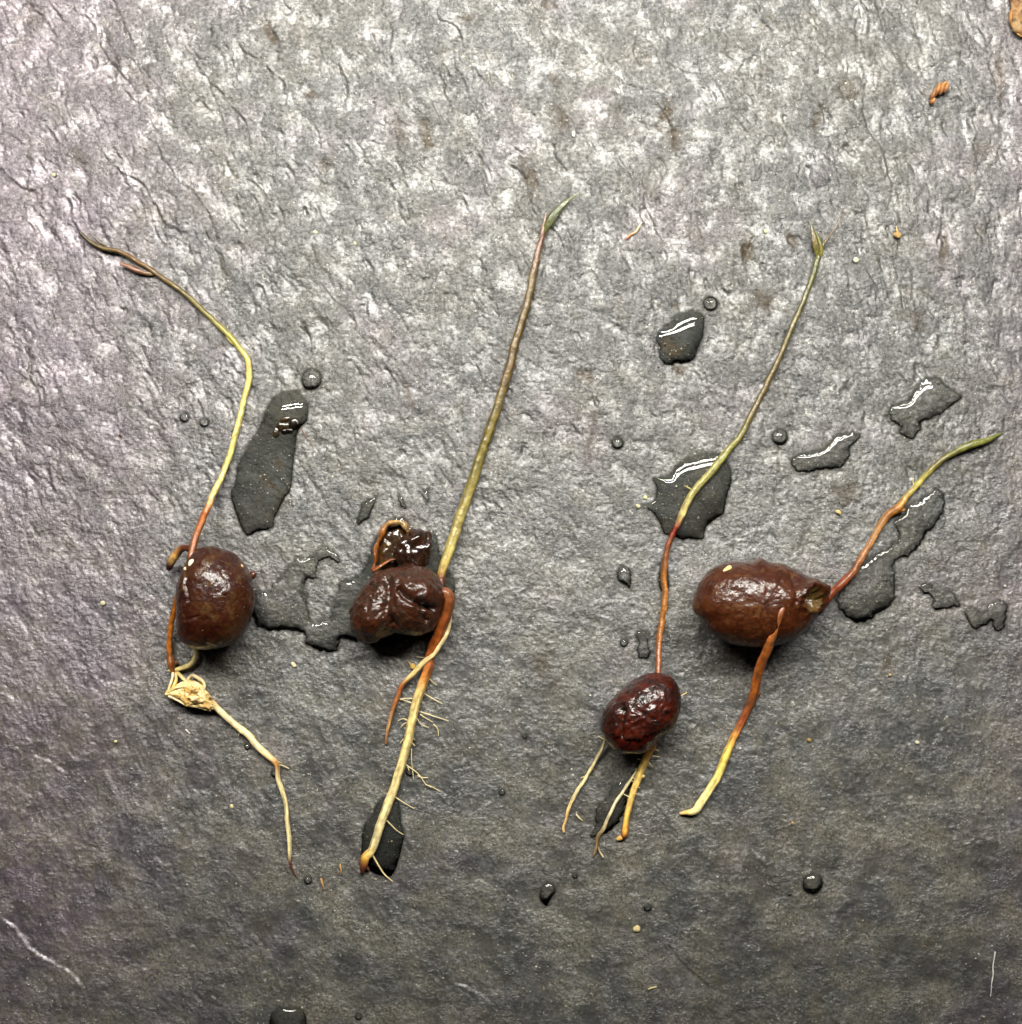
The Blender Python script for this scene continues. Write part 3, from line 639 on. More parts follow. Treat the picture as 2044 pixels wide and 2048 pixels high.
tube("side_shoot", line([(380,1099),(368.5,1095.4),(358,1101.7),(347.7,1116),(341,1129),(338.4,1137)], [(0,5.5),(.25,7.5),(.6,8.6),(.85,8),(1,6)],
     [(0,DARKRED),(.3,RUST),(.45,srgb(200,150,84,.75)),(.72,srgb(205,165,100,.72)),(.8,DARKRED),(1,srgb(60,18,12))], [(0,66),(.4,40),(1,16)]), M_stem, s1, 12)
r1 = tube("root", line([(362,1160),(357,1186.7),(349.8,1213.7),(342.5,1247),(339.4,1280),(339.4,1307),(342.5,1327.8),(346,1341)], [(0,6),(.3,5),(.8,5.4),(.92,8),(1,5)], [(0,DARKRED),(.2,srgb(165,95,30,.75)),(.75,srgb(176,104,34,.75)),(.9,RUST),(1,ORANGE)], [(0,60),(.3,36),(.7,10),(1,5)]), M_stem, s1, 12, lump=.12)
chip("root_nub", r1, 351, 1325, 8, 6, 4, 6, 0.3, RUST, 5, M_stem)
tube("side_root", line([(389,1290),(391,1301),(389,1317),(376.8,1332),(358,1338),(341,1341)], [(0,5),(.5,5.4),(1,4.4)], [(0,PALE),(1,STRAW)], [(0,12),(1,3)]), M_root, s1, 10, vz=.8)
# clump
ball = [(333,1385),(340,1374),(356,1368),(372,1364),(390,1362),(406,1368),(414,1384),(426,1398),(432,1412),(424,1421),(405,1417),(388,1413),(372,1412),(356,1400),(342,1392)]
V, F, C, _ = body_mesh(ball, (380, 1390), 19, 18, 120, 60, disp=lambda X, Y, Z, N: 4.0 * fb3(np.stack([X * .6 - Y * .2, Y, Z], 1) / 11, 3, 4) - 5 * sstep(.35, .6, fb3(np.stack([X, Y, Z], 1) / 9, 2, 8)), colf=mottled(srgb(198,160,88,.72), srgb(226,200,140,.7), srgb(80,52,22,.7), 13, 5))
rb = build("root_clump", V, F, M_root, s1, C)
strands = [[(346,1343),(345,1356),(340,1370),(336,1383)],[(355,1345),(363,1354),(372,1362),(380,1368)],[(352,1346),(352,1360),(346,1374)],[(372,1366),(383,1352),(396,1356),(408,1366),(408,1378),(398,1384)],[(334,1384),(350,1376),(370,1372),(388,1364)],
 [(333,1388),(352,1386),(376,1390),(404,1388)],[(338,1392),(356,1400),(374,1410),(398,1414),(420,1420)],[(360,1380),(384,1378),(408,1394),(430,1410)],[(350,1394),(380,1402),(402,1404),(428,1412)],[(392,1366),(404,1380),(416,1396),(428,1408)],[(345,1380),(366,1366),(382,1372),(396,1370)]]
for i, st in enumerate(strands):
    tube("root_strand", line(st, [(0,3.2),(.5,3.8 - .1 * i),(1,3)], [(0,(CREAM, STRAW, TAN)[i % 3]),(1,(TAN, CREAM, YELL)[i % 3])], [(0,6 if i < 4 else 20),(.5,14 if i < 4 else 29 - i),(1,20 if i < 4 else 16)]), M_root, rb, 8, seed=i, lump=.14)
tap1 = [(424,1406),(445,1426.8),(470.8,1450),(496.7,1470.8),(514.8,1491.5),(538,1513.5),(551,1525),(555,1538),(556,1558.8),(564,1582),(571.7,1608),(574.3,1641.6),(578.2,1675),(579.5,1703.7),(579.5,1724.4),(583.4,1734.8),(587,1744),(592.4,1753)]
t1 = tube("taproot", line(tap1, [(0,6.5),(.3,6.6),(.42,6.2),(.48,4.6),(.55,4.8),(.85,4.6),(.895,3.8),(.93,2.4),(1,1.2)], [(0,TAN),(.05,CREAM),(.36,CREAM),(.41,srgb(195,150,84,.72)),(.455,srgb(160,100,56,.75)),(.47,PALE),(.88,PALE),(.90,RUST),(1,DARKRED)], [(0,10),(.15,2),(.4,3),(1,0)]), M_root, s1, 12)
hairs(t1, [[(466,1448),(461,1454)],[(482,1463),(477,1470)],[(556,1528),(566,1531),(578,1537)],[(555,1522),(562,1526)]])

# ---- second seedling: broken double acorn, thick olive stem
s2 = empty("acorn_seedling", 790, 1210)
tag(s2, "sprouted broken two-lobed acorn with the thickest straight olive stem and hairy root", "seedling", "sprouted acorns laid out on the slate")
out2 = [(751.6,1145),(776,1138),(804,1134),(831.5,1132.5),(858.7,1143),(876.9,1163),(887.7,1185),(884,1214),(876.9,1239.6),(864,1259.5),(840.6,1268.6),(804,1270),(772,1272),(751.6,1283),(728,1283),(711.7,1272),(704.4,1254),(703.5,1226.9),(709.9,1203),(722.6,1183),(737,1163)]
def disp2(X, Y, Z, N):
    p = np.stack([X, Y, Z], 1); up = sstep(30, 62, Z)
    d = 2.6 * fb3(p / 26, 3, 11) + 1.9 * fb3(p / 9, 3, 12)
    d += 16 * np.exp(-(np.hypot(X - 838, Y - 1182) / 34) ** 2) + 12 * np.exp(-(np.hypot(X - 746, Y - 1228) / 34) ** 2) - 7 * np.exp(-(np.hypot(X - 790, Y - 1262) / 22) ** 2) + 8 * np.exp(-(np.hypot(X - 822, Y - 1225) / 28) ** 2) * up
    for g_, w, dp in (([(804,1176),(812,1188),(826,1198),(846,1206),(868,1214)],5.5,17),([(780,1160),(784,1190),(778,1215),(790,1240)],8,9),([(848,1208),(846,1224),(856,1238)],4,8),([(764,1262),(778,1248),(800,1246)],5,6)):
        d -= dp * np.exp(-(seg_dist(X, Y, g_) / w) ** 2) * up
    return d
V, F, C, _ = body_mesh(out2, (790, 1208), 66, 58, disp=disp2, colf=mottled(srgb(92,54,34,.26), srgb(104,52,26,.22), srgb(60,42,30,.3), 18, 13))
b2 = build("seed_shell", V, F, M_shell, s2, C)
chip("grit_fleck", b2, 706, 1224, 62, 4, 8, 3, 0, srgb(170,150,120,.7), 3)
rim = [(748,1146),(749,1134),(752,1118),(753.4,1101.6),(757,1086),(762.5,1072.6),(769,1060),(777,1050.8),(788,1045),(798.8,1043.6),(808,1047),(814,1055),(820,1066)]
tube("broken_shell", line(rim, [(0,6),(.1,5.2),(.5,5.4),(.75,6.2),(.9,6.0),(1,3)], [(0,RUST),(.2,srgb(120,66,26,.8)),(.55,srgb(150,92,40,.75)),(.75,srgb(170,140,90,.7)),(1,srgb(120,92,56,.7))], [(0,22),(.5,18),(1,8)]), M_shell, s2, 12, vz=2.6, lump=.4, wob=1.2)
tube("broken_shell", line([(748,1142),(762,1132),(778,1122),(796,1118)], [(0,5),(.5,4),(1,2)], [(0,RUST),(1,srgb(120,70,30,.8))], [(0,30),(1,22)]), M_shell, s2, 10, vz=2.2, lump=.2)
kout = [(800,1082),(812,1064),(834,1060),(854,1066),(862,1084),(862,1110),(854,1132),(830,1142),(804,1138),(788,1122),(790,1098)]
V, F, C, _ = body_mesh(kout, (828, 1100), 28, 28, 110, 56, disp=lambda X, Y, Z, N: 7.0 * fb3(np.stack([X, Y, Z], 1) / 21, 2, 15), colf=mottled(srgb(40,22,13,.6), srgb(60,32,16,.5), srgb(24,16,11,.8), 18, 16))
build("kernel", V, F, M_kernel, s2, C)
V, F, C, _ = body_mesh([(758,1086),(770,1064),(790,1054),(808,1062),(812,1100),(796,1130),(766,1138),(754,1110)], (782, 1094), 10, 12, 80, 40, disp=lambda X, Y, Z, N: 3 * fb3(np.stack([X, Y, Z], 1) / 12, 3, 17), colf=mottled(srgb(40,26,14), srgb(80,62,26,.6), srgb(70,40,20,.7), 14, 18))
build("inner_skin", V, F, M_kernel, s2, C)
stem2 = [(884,1172),(882.3,1156),(886,1139.7),(895.5,1112),(912,1062),(932.8,1000),(953.5,938),(974,876),(990.8,826),(1005,780.6),(1019.8,731),(1032,681),(1044.6,640),(1055,602.6),(1063,565),(1069.5,532),(1077.7,495),(1086,470)]
st2 = tube("stem", line(stem2, [(0,8),(.04,8.5),(.08,10),(.3,10.5),(.55,9.6),(.7,8.6),(.85,8),(.93,7.6),(1,5)],
     [(0,DARKRED),(.035,RUST),(.055,STRAW),(.1,srgb(168,152,88,.62)),(.22,srgb(156,142,78,.6)),(.36,OLIVE),(.5,srgb(118,102,46,.5)),(.6,srgb(104,82,44,.5)),(.75,OLIVEB),(.88,srgb(112,92,54,.5)),(.96,MAUVE),(1,srgb(108,80,58,.6))], [(0,24),(.05,18),(.2,4),(1,2)]), M_stem, s2, 16, lump=.06)
tube("stem_rib", line([(x + 1.5, y) for x, y in stem2[3:13]], [(0,1.2),(.5,1.4),(1,.8)], [(0,srgb(215,205,150,.7)),(.6,srgb(190,170,110,.7)),(1,OLIVE)], [(0,21),(.3,19.5),(.7,15.5),(1,12)]), M_stem, st2, 6, wob=.8)
for i, (t0, t1_) in enumerate([((1019,734),(1030,730)),((1002,784),(1010,778)),((1028,690),(1022,696))]):
    tube("stem_node", line([t0, ((t0[0] + t1_[0]) / 2, (t0[1] + t1_[1]) / 2), t1_], [(0,3),(.5,5),(1,3)], [(0,OLIVEB),(1,srgb(84,58,30))], [(0,6),(1,6)]), M_stem, st2, 8)
tube("leaf", line([(1084,476),(1093,456),(1104,436),(1118,418),(1135,402),(1148,393),(1156.4,388)], [(0,3),(.2,7),(.4,8.2),(.65,6),(.85,3),(1,.8)], [(0,OLIVEB),(.25,GREEN),(.7,srgb(78,88,40,.45)),(1,srgb(112,110,56,.5))], [(0,4),(.5,12),(1,16)]), M_stem, s2, 12, vz=.28)
tube("leaf_fold", line([(1090,470),(1102,450),(1116,430),(1134,408)], [(0,1),(.4,2.6),(1,.8)], [(0,srgb(70,80,36,.45)),(1,GREEN)], [(0,8),(.5,17),(1,16)]), M_stem, s2, 8, vz=.5)
tube("leaf_scale", line([(1084,474),(1086,462),(1089,448),(1091,434),(1092,425)], [(0,5),(.4,4.4),(.8,2),(1,.7)], [(0,MAUVE),(1,srgb(160,130,110,.6))], [(0,6),(1,12)]), M_stem, s2, 8, vz=.4)
hyp = [(872,1190),(886,1184),(895,1188),(898.6,1201.5),(895,1221),(887.7,1241),(878.7,1263),(867.8,1290),(858.7,1319),(857,1333.6),(849,1357),(840,1380),(831,1411),(823,1445),(817,1476),(808,1509.7),(797.6,1543),(787,1579.6),(774,1613),(762.6,1647),(751,1680.5),(742,1704),(731,1715),(727,1728),(724,1744)]
hp2 = tube("taproot", line(hyp, [(0,8),(.05,11),(.2,10.5),(.33,9.6),(.5,9.2),(.75,9.0),(.92,8.2),(.955,9),(.975,8.2),(1,4.5)],
     [(0,DARKRED),(.04,RUST),(.2,srgb(168,84,26,.78)),(.30,ORANGE),(.345,srgb(188,128,54,.75)),(.38,srgb(212,186,118,.72)),(.6,srgb(222,200,134,.72)),(.9,PALE),(.945,YELL),(.96,srgb(196,122,40,.75)),(.975,RUST),(1,srgb(70,34,18))], [(0,70),(.05,66),(.12,46),(.25,10),(.4,4),(1,1)]), M_root, s2, 16, lump=.05)
chip("root_cap_flake", hp2, 735, 1737, 3, 3, 7, 3, -.6, srgb(60,34,20), 4)
sr2 = [(896,1206),(900,1230.5),(896.8,1257.7),(886,1279.5),(867.8,1306.7),(846,1326.7),(827.9,1346.6),(805,1370),(795,1393),(787,1414),(779.4,1442),(774,1468),(771.7,1486)]
tube("side_root", line(sr2, [(0,3),(.15,5),(.45,5.6),(.58,4.4),(.62,4.8),(.8,4.4),(1,3.4)], [(0,STRAW),(.1,CREAM),(.52,srgb(226,200,130,.72)),(.58,srgb(176,110,50,.75)),(.62,srgb(140,84,38,.75)),(.78,srgb(150,96,52,.75)),(.85,srgb(170,130,86,.7)),(1,srgb(130,92,64,.7))], [(0,46),(.2,30),(.35,24),(.5,14),(.6,6),(1,1)]), M_root, s2, 10)
Zm = lambda pts: [(650 + x / 3.863, 1300 + y / 3.863) for x, y in pts]
hairs(hp2, [Zm(h) for h in [[(800,215),(830,245),(862,270)],[(765,335),(830,375),(903,415)],[(695,375),(640,372),(578,378)],[(675,412),(630,395),(580,380)],[(740,478),(840,512),(950,547)],[(738,498),(790,530),(832,556)],[(710,528),(740,572),(800,600)],[(645,548),(605,530),(565,545)],[(640,556),(610,570),(585,600)],
 [(605,690),(580,722)],[(662,708),(692,738)],[(680,678),(694,692)],[(668,765),(670,860),(685,1000)],[(628,885),(720,960),(782,1045)],[(715,970),(750,985),(792,986)],[(780,1040),(830,1060),(888,1090)],[(540,1132),(610,1180),(690,1226)],[(795,62),(750,58),(708,52)],[(480,1320),(550,1390),(605,1428)],[(500,1110),(476,1108)],[(640,905),(650,930)],[(840,575),(870,610),(876,665)]]])
hairs(hp2, [Zm([(368,1588),(400,1640),(430,1690),(470,1745),(520,1787)])], r=1.9, z=4)

# ---- third seedling: smallest, dark acorn
s3 = empty("acorn_seedling", 1285, 1425)
tag(s3, "smallest and darkest acorn with torn skin, tall green and red stem, three thin roots", "seedling", "sprouted acorns laid out on the slate")
out3 = [(1316.8,1350),(1339.6,1357),(1353.3,1377.4),(1357.8,1400),(1353.3,1425),(1344,1448),(1336,1464),(1316.8,1478),(1305,1491),(1285,1505),(1257.6,1507),(1230,1500),(1214.4,1482),(1207,1468.5),(1207.5,1436.6),(1216.6,1413.9),(1239.4,1388.8),(1266.7,1366),(1291.8,1353.5)]
def tear3(X): return 1463 + 7 * np.sin((X - 1240) / 17) - 0.10 * (X - 1280) + 5 * pn(X / 6, X * 0 + .5, 3)
def disp3(X, Y, Z, N):
    p = np.stack([X, Y, Z], 1); return 1.6 * fb3(p / 24, 3, 21) + 4 * np.exp(-(np.hypot(X - 1245, Y - 1490) / 22) ** 2) - 7 * np.exp(-(seg_dist(X, Y, [(1244,1415),(1238,1440),(1240,1462)]) / 5) ** 2) * sstep(30, 60, Z)
V, F, C, _ = body_mesh(out3, (1285, 1425), 58, 55, disp=disp3, colf=mottled(KERN, srgb(104,30,11,.36), srgb(34,10,6,.5), 22, 22))
b3 = build("kernel", V, F, M_kernel, s3, C)
V2, F2, C2, (X2, Y2, Z2) = body_mesh(out3, (1285, 1425), 58, 55, disp=lambda X, Y, Z, N: disp3(X, Y, Z, N) + 4.0 + 1.2 * fb3(np.stack([X, Y, Z], 1) / 7, 3, 23), colf=mottled(srgb(52,18,10,.45), srgb(96,32,13,.34), srgb(28,18,12,.6), 18, 24))
keep = (Y2 < tear3(X2))
F2 = [f for f in F2 if all(keep[i] for i in f)]
used = np.unique(np.concatenate([np.array(f) for f in F2])); mp = -np.ones(len(V2), int); mp[used] = np.arange(len(used))
k3 = build("torn_skin", V2[used], [tuple(int(mp[i]) for i in f) for f in F2], M_skin, s3, C2[used])
md = k3.modifiers.new("thickness", 'SOLIDIFY'); md.thickness = 3.6 * S; md.offset = -1
for i, pts in enumerate([[(1244,1470),(1254,1474),(1266,1472),(1280,1475),(1296,1471)],[(1292,1472),(1306,1470),(1322,1466),(1338,1458)],[(1262,1464),(1272,1460),(1284,1456)],[(1312,1462),(1316,1448),(1318,1430)],[(1300,1466),(1296,1452),(1304,1440)]]):
    tube("skin_fibre", [(x, y, (84, 80, 102, 104, 106)[i], (1.7, 1.8, 1.0, 1.1, .9)[i], srgb(96,74,46,.7) if i != 3 else srgb(170,140,110,.7)) for x, y in pts], M_skin, k3, 6, wob=1.6, lump=.3, seed=i)
tube("skin_barb", [(1356,1396,46,2.4,srgb(120,100,70,.7)),(1366,1390,44,1.8,TAN),(1374,1385,42,.7,TAN)], M_skin, k3, 6)
stem3 = [(1316.5,1352),(1317.8,1313),(1319,1279),(1324,1243),(1329.4,1212),(1330.7,1186),(1328,1162.8),(1328,1139.5),(1332,1111),(1339.8,1082.6),(1352.7,1054),(1365.6,1025.6),(1373.4,1007.5),(1386,984),(1407,961),(1427.7,937.6),(1444.5,915),(1457.5,899.8),(1478,876.4),(1493.8,848),(1509,816.8),(1525,785.7),(1540.5,754.5),(1556,721),(1569,692),(1579,666),(1589.7,640.4),(1602.7,612),(1613,586),(1623.4,557.4),(1631,534),(1637,514)]
tube("stem", line(stem3, [(0,5.6),(.1,6),(.25,6),(.34,6),(.36,7),(.5,8),(.55,6.8),(.7,5.8),(.9,5.4),(1,6)],
     [(0,RUST),(.03,srgb(170,96,58,.5)),(.1,srgb(172,110,42,.5)),(.2,srgb(178,112,44,.5)),(.27,RUST),(.335,srgb(110,44,20,.75)),(.345,srgb(190,170,110,.72)),(.40,srgb(168,158,92,.62)),(.5,srgb(138,136,66,.6)),(.56,srgb(124,118,54,.58)),(.64,srgb(110,92,44,.5)),(.75,srgb(108,90,44,.5)),(.85,srgb(108,100,48,.5)),(1,srgb(92,94,44,.5))], [(0,44),(.04,30),(.1,12),(.2,3),(.4,6),(.5,3),(1,4)]), M_stem, s3, 14)
tube("leaf", line([(1637,516),(1634,498),(1630,480),(1626,462),(1621,446),(1618,440)], [(0,4),(.25,7),(.5,6),(.75,3.4),(1,.8)], [(0,srgb(98,102,40,.75)),(.4,srgb(92,76,36,.75)),(1,GREEN)], [(0,5),(.5,12),(1,16)]), M_stem, s3, 12, vz=.3)
tube("leaf_fold", line([(1642,512),(1643,498),(1639,482),(1632,464)], [(0,3),(.35,4.4),(1,.8)], [(0,OLIVE),(1,srgb(84,92,34,.75))], [(0,8),(1,16)]), M_stem, s3, 10, vz=.3)
tube("leaf_scale", line([(1641,508),(1647,490),(1658,474),(1670,456),(1680,438)], [(0,4),(.3,2.8),(.6,1.2),(1,.6)], [(0,OLIVE),(.5,OLIVEB),(1,srgb(170,150,130,.7))], [(0,4),(.5,10),(1,14)]), M_stem, s3, 8, vz=.5)
tube("leaf_scale", line([(1648,486),(1648,474),(1645,462)], [(0,2),(.5,1.2),(1,.5)], [(0,OLIVEB),(1,srgb(170,150,130,.7))], [(0,8),(1,12)]), M_stem, s3, 6)
tube("stem_stub", line([(1384,980),(1376,975),(1369,971)], [(0,2),(1,.8)], [(0,LIME),(1,STRAW)], [(0,8),(1,8)]), M_stem, s3, 6)
ra = tube("root", line([(1215,1466),(1211,1477.6),(1203,1500),(1189,1525.5),(1171,1557),(1153,1584.7),(1137,1618.8),(1132.4,1639),(1126.7,1655),(1127.5,1663)], [(0,3),(.2,3.6),(.5,3.4),(.72,4.2),(.85,3.2),(1,2.6)], [(0,srgb(150,130,90,.7)),(.15,srgb(206,190,140,.7)),(.6,PALE),(.75,CREAM),(.82,srgb(210,165,80,.72)),(1,srgb(196,170,120,.7))], [(0,26),(.15,12),(.4,2),(1,1)]), M_root, s3, 10, lump=.14)
hairs(ra, [[(1186,1532),(1188,1540)],[(1173,1552),(1162,1556)],[(1207,1478),(1196,1472)]])
rbn = tube("root", line([(1279,1530),(1275.9,1536.8),(1253,1573),(1232.6,1603),(1216.6,1634.8),(1207.5,1657.5),(1196,1673.5),(1193.9,1691.7),(1191,1702),(1187,1713)], [(0,2),(.2,3.2),(.6,3.4),(.72,4),(.85,4.4),(1,2.2)], [(0,PALE),(.5,srgb(206,196,160,.7)),(.7,srgb(176,158,112,.7)),(.8,srgb(110,90,54,.7)),(.95,srgb(140,116,80,.7)),(1,srgb(90,64,44,.7))], [(0,6),(.2,2),(1,0)]), M_root, s3, 10, lump=.12)
tube("root_fork", line([(1195,1690),(1199,1702),(1206,1714)], [(0,2.6),(.5,2.2),(1,2.4)], [(0,srgb(140,116,80,.7)),(1,srgb(206,190,150,.7))], [(0,1),(1,1)]), M_root, rbn, 8)
rc = tube("taproot", line([(1317,1462),(1312,1471),(1303,1493.6),(1289.5,1523),(1280.4,1546),(1269,1577.8),(1260,1607.4),(1253,1637),(1249.7,1662),(1248,1671)], [(0,6),(.1,8.4),(.3,8),(.5,7),(.75,6.2),(.92,6),(1,6.4)], [(0,DARKRED),(.08,srgb(150,88,34,.75)),(.16,srgb(190,130,48,.75)),(.25,srgb(206,166,84,.72)),(.45,srgb(222,190,104,.72)),(.7,srgb(216,180,98,.72)),(.9,srgb(222,176,76,.72)),(.97,srgb(206,140,48,.72)),(1,srgb(110,60,22,.7))], [(0,40),(.15,22),(.3,6),(.5,2),(1,1)]), M_root, s3, 14, lump=.07)
tube("root_nub", line([(1246,1674),(1241,1676),(1236,1678)], [(0,5),(.6,5.4),(1,4)], [(0,ORANGE),(.4,srgb(214,158,70,.72)),(1,srgb(220,175,100,.72))], None), M_root, rc, 10)
Zc = lambda pts: [(1080 + x / 4.391, 1300 + y / 4.391) for x, y in pts]
hairs(rc, [Zc(h) for h in [[(1000,872),(1045,888)],[(990,932),(1050,938)],[(955,985),(990,1028)],[(880,965),(856,958)],[(840,1045),(824,1052)],[(850,1150),(806,1150)],[(845,1265),(860,1280)],[(780,1290),(735,1265)],[(865,1205),(880,1210)],[(840,1135),(812,1120)]]], z=10)
chip("root_nub", rc, 1286, 1553, 10, 4, 4, 4, 0, srgb(225,195,120,.72), 6, M_root)

# ---- fourth seedling: largest hollow acorn
s4 = empty("acorn_seedling", 1510, 1208)
tag(s4, "largest, reddish brown acorn lying sideways with a hollow end and short green-tipped stem", "seedling", "sprouted acorns laid out on the slate")
out4 = [(1384.5,1203),(1391.7,1181.6),(1400.8,1161.7),(1419,1141.7),(1440.7,1129),(1468,1123.6),(1504.3,1122.6),(1520.6,1118),(1535,1124),(1564,1127),(1591.4,1140),(1613,1152.6),(1633,1156),(1645.8,1167),(1649,1183.4),(1647.6,1207),(1636,1224),(1624,1241.5),(1604,1263),(1577,1281.5),(1540.6,1292),(1504,1294),(1468,1288.7),(1437,1276),(1415,1259.7),(1404,1239.7),(1388,1223)]
def disp4(X, Y, Z, N):
    p = np.stack([X, Y, Z], 1); up = sstep(28, 52, Z)
    d = 1.5 * fb3(p / 34, 3, 31) + 0.6 * fb3(p / 10, 3, 32)
    ro = np.hypot((X - 1616) / 1.12, (Y - 1195) / 0.95) + 5.5 * fb3(p / 13, 3, 36)
    a = np.arctan2(Y - 1196, X - 1617)
    d += (-26 * np.exp(-(ro / 18) ** 2) + (9 + 6 * np.sin(-a)) * np.exp(-((ro - 27) / 6.5) ** 2)) * up + 3.5 * fb3(p / 7, 2, 37) * sstep(48, 24, ro) * up
    d -= 5 * np.exp(-(seg_dist(X, Y, [(1574,1150),(1580,1172),(1582,1196),(1592,1222)]) / 8) ** 2) * up
    d += 3 * np.exp(-(np.hypot(X - 1520, Y - 1121) / 9) ** 2)
    return d
def col4(X, Y, Z):
    c = mottled(srgb(118,60,26,.22), srgb(104,46,18,.20), srgb(128,78,38,.25), 24, 33)(X, Y, Z)
    ro = np.hypot(X - 1617, Y - 1197)[:, None]; k = sstep(26, 17, ro + 6 * fb3(np.stack([X, Y, Z], 1) / 9, 3, 34)[:, None])
    return c * (1 - k) + np.array(srgb(104, 80, 40, .5)) * k
V, F, C, _ = body_mesh(out4, (1510, 1208), 78, 76, disp=disp4, colf=col4, nu=260, nv=130)
b4 = build("seed_shell", V, F, M_shell, s4, C)
chip("pale_chip", b4, 1454, 1140, 110, 15, 6.5, 5, -.75, srgb(226, 200, 140, .75), 2)
chip("pale_chip", b4, 1562, 1137, 100, 7, 6, 5, .4, srgb(200, 190, 130, .7), 3)
for i, (x, y, a, bb, r, z) in enumerate([(1524,1126,9,5,.4,92),(1432,1259,5,6,.3,62),(1559,1263,2.6,7,.2,64),(1548,1204,6,5,.3,144),(1580,1195,6,5,.3,134),(1640,1190,6,8,0,66),(1650,1198,4,6,.2,56)]):
    chip("grit_fleck", b4, x, y, z, a, bb, 4, r, (srgb(130,110,60,.7), TAN, srgb(190,180,170,.7), srgb(200,190,170,.7), srgb(170,130,80,.7), srgb(190,180,130,.7), srgb(200,195,150,.7))[i], i + 20)
root4 = [(1574,1196),(1571,1203),(1562,1223),(1553,1250.6),(1542,1278),(1533,1303),(1522,1330.5),(1513,1361),(1510,1380),(1504,1398.6),(1494,1421),(1481.6,1448),(1469,1473),(1454,1505.5),(1441.9,1537.8),(1422,1575),(1402,1604.8),(1393,1619),(1384,1624),(1372,1625),(1361,1627)]
rt4 = tube("taproot", line(root4, [(0,5),(.05,7.5),(.2,8.5),(.36,9),(.42,9.6),(.46,8),(.58,7.4),(.62,8),(.8,8.2),(.9,8.2),(.94,7.2),(.97,5.4),(1,3)],
     [(0,DARKRED),(.06,RUST),(.14,ORANGE),(.3,srgb(176,94,30,.78)),(.40,srgb(166,90,30,.75)),(.43,RUST),(.56,srgb(156,78,26,.75)),(.595,srgb(170,96,30,.75)),(.61,YELL),(.72,srgb(230,200,96,.72)),(.85,srgb(236,220,140,.72)),(.94,srgb(236,222,160,.72)),(.97,srgb(220,185,100,.7)),(1,srgb(180,150,100,.7))], [(0,128),(.05,140),(.12,130),(.185,116),(.24,94),(.30,66),(.37,36),(.45,10),(.55,3),(1,1)]), M_root, s4, 16, lump=.06)
chip("root_nub", rt4, 1517, 1388, 8, 4, 5, 5, .2, RUST, 7, M_root)
chip("root_nub", rt4, 1527, 1304, 30, 4, 5, 5, .2, ORANGE, 8, M_root)
stem4 = [(1634,1222),(1642,1211),(1655.7,1195),(1679,1172),(1705,1146),(1719.4,1123),(1736.8,1094),(1751,1068),(1766,1041.7),(1780,1027),(1797.7,1015.6),(1812,995),(1829.6,975),(1849.9,952),(1873,928.7),(1893,914),(1919.4,899.7),(1945.5,888),(1971.6,882),(1990,873),(2003.5,866)]
st4 = tube("stem", line(stem4, [(0,11),(.06,9.5),(.15,7.6),(.25,6.6),(.4,6.4),(.46,8),(.52,9.5),(.56,6),(.7,5.6),(.8,6.4),(.88,7.6),(.93,6.5),(.97,4),(1,1.5)],
     [(0,DARKRED),(.1,srgb(110,46,20,.78)),(.2,RUST),(.28,srgb(180,118,64,.5)),(.38,srgb(190,140,84,.5)),(.45,srgb(170,108,44,.5)),(.53,srgb(176,118,46,.5)),(.57,srgb(190,170,84,.5)),(.64,srgb(158,148,62,.75)),(.72,OLIVE),(.8,srgb(108,106,44,.5)),(.9,srgb(116,118,50,.5)),(1,srgb(112,116,56,.5))], [(0,34),(.05,26),(.15,8),(.3,2),(.6,3),(1,5)]), M_stem, s4, 14, lump=.09)
tube("node_sheath", line([(1770,1040),(1784,1030),(1800,1022),(1808,1020)], [(0,2),(.5,5),(1,3)], [(0,RUST),(.5,ORANGE),(1,srgb(190,130,60,.75))], [(0,8),(1,8)]), M_stem, st4, 8, lump=.3)
tube("leaf", line([(1898,912),(1915,897),(1935,890),(1958,884),(1976,879)], [(0,1.5),(.4,4.5),(.8,4),(1,1)], [(0,srgb(80,80,38,.5)),(.5,srgb(92,94,42,.5)),(1,GREEN)], [(0,7),(.5,9),(1,8)]), M_stem, s4, 10, vz=.45)
hairs(st4, [[(1831,973),(1842,970),(1850,974)],[(1829,976),(1838,972),(1849,972)],[(1828,972),(1826,962),(1827,955)]], col=srgb(190,180,120,.7))

# ------------------------------------------------------------------ loose crumbs lying about
def crumb(name, label, cat, px, py, rx, ry, hz, rot, col, seed, group="loose crumbs on the slate"):
    z = low_relief(np.array([px]), np.array([py]))[0]
    return tag(chip(name, None, px, py, z + 2, rx, ry, hz, rot, col, seed), label, cat, group)
bk = empty("bark_crumb", 1880, 180); tag(bk, "cluster of orange-brown bark shreds in the upper right", "bark", "loose crumbs on the slate")
for i, (x0, y0, x1, y1, r) in enumerate([(1862,200,1872,178,6),(1870,192,1878,168,7),(1880,186,1886,168,7),(1890,184,1896,170,6),(1874,176,1890,166,5),(1864,204,1870,196,6)]):
    tube("bark_shred", line([(x0, y0), ((x0 + x1) / 2 + 1, (y0 + y1) / 2), (x1, y1)], [(0,r * .7),(.5,r * .8),(1,r * .5)], [(0,srgb(100,62,34,.6)),(.5,srgb(150,98,52,.6)),(1,srgb(176,126,74,.6))], [(0,2),(1,7)]), M_crumb, bk, 8, lump=.3, seed=i, wob=1)
sc_ = empty("bud_scale", 2036, 30); tag(sc_, "curled brown bud scale cut off by the top right corner", "bud scale", "loose crumbs on the slate")
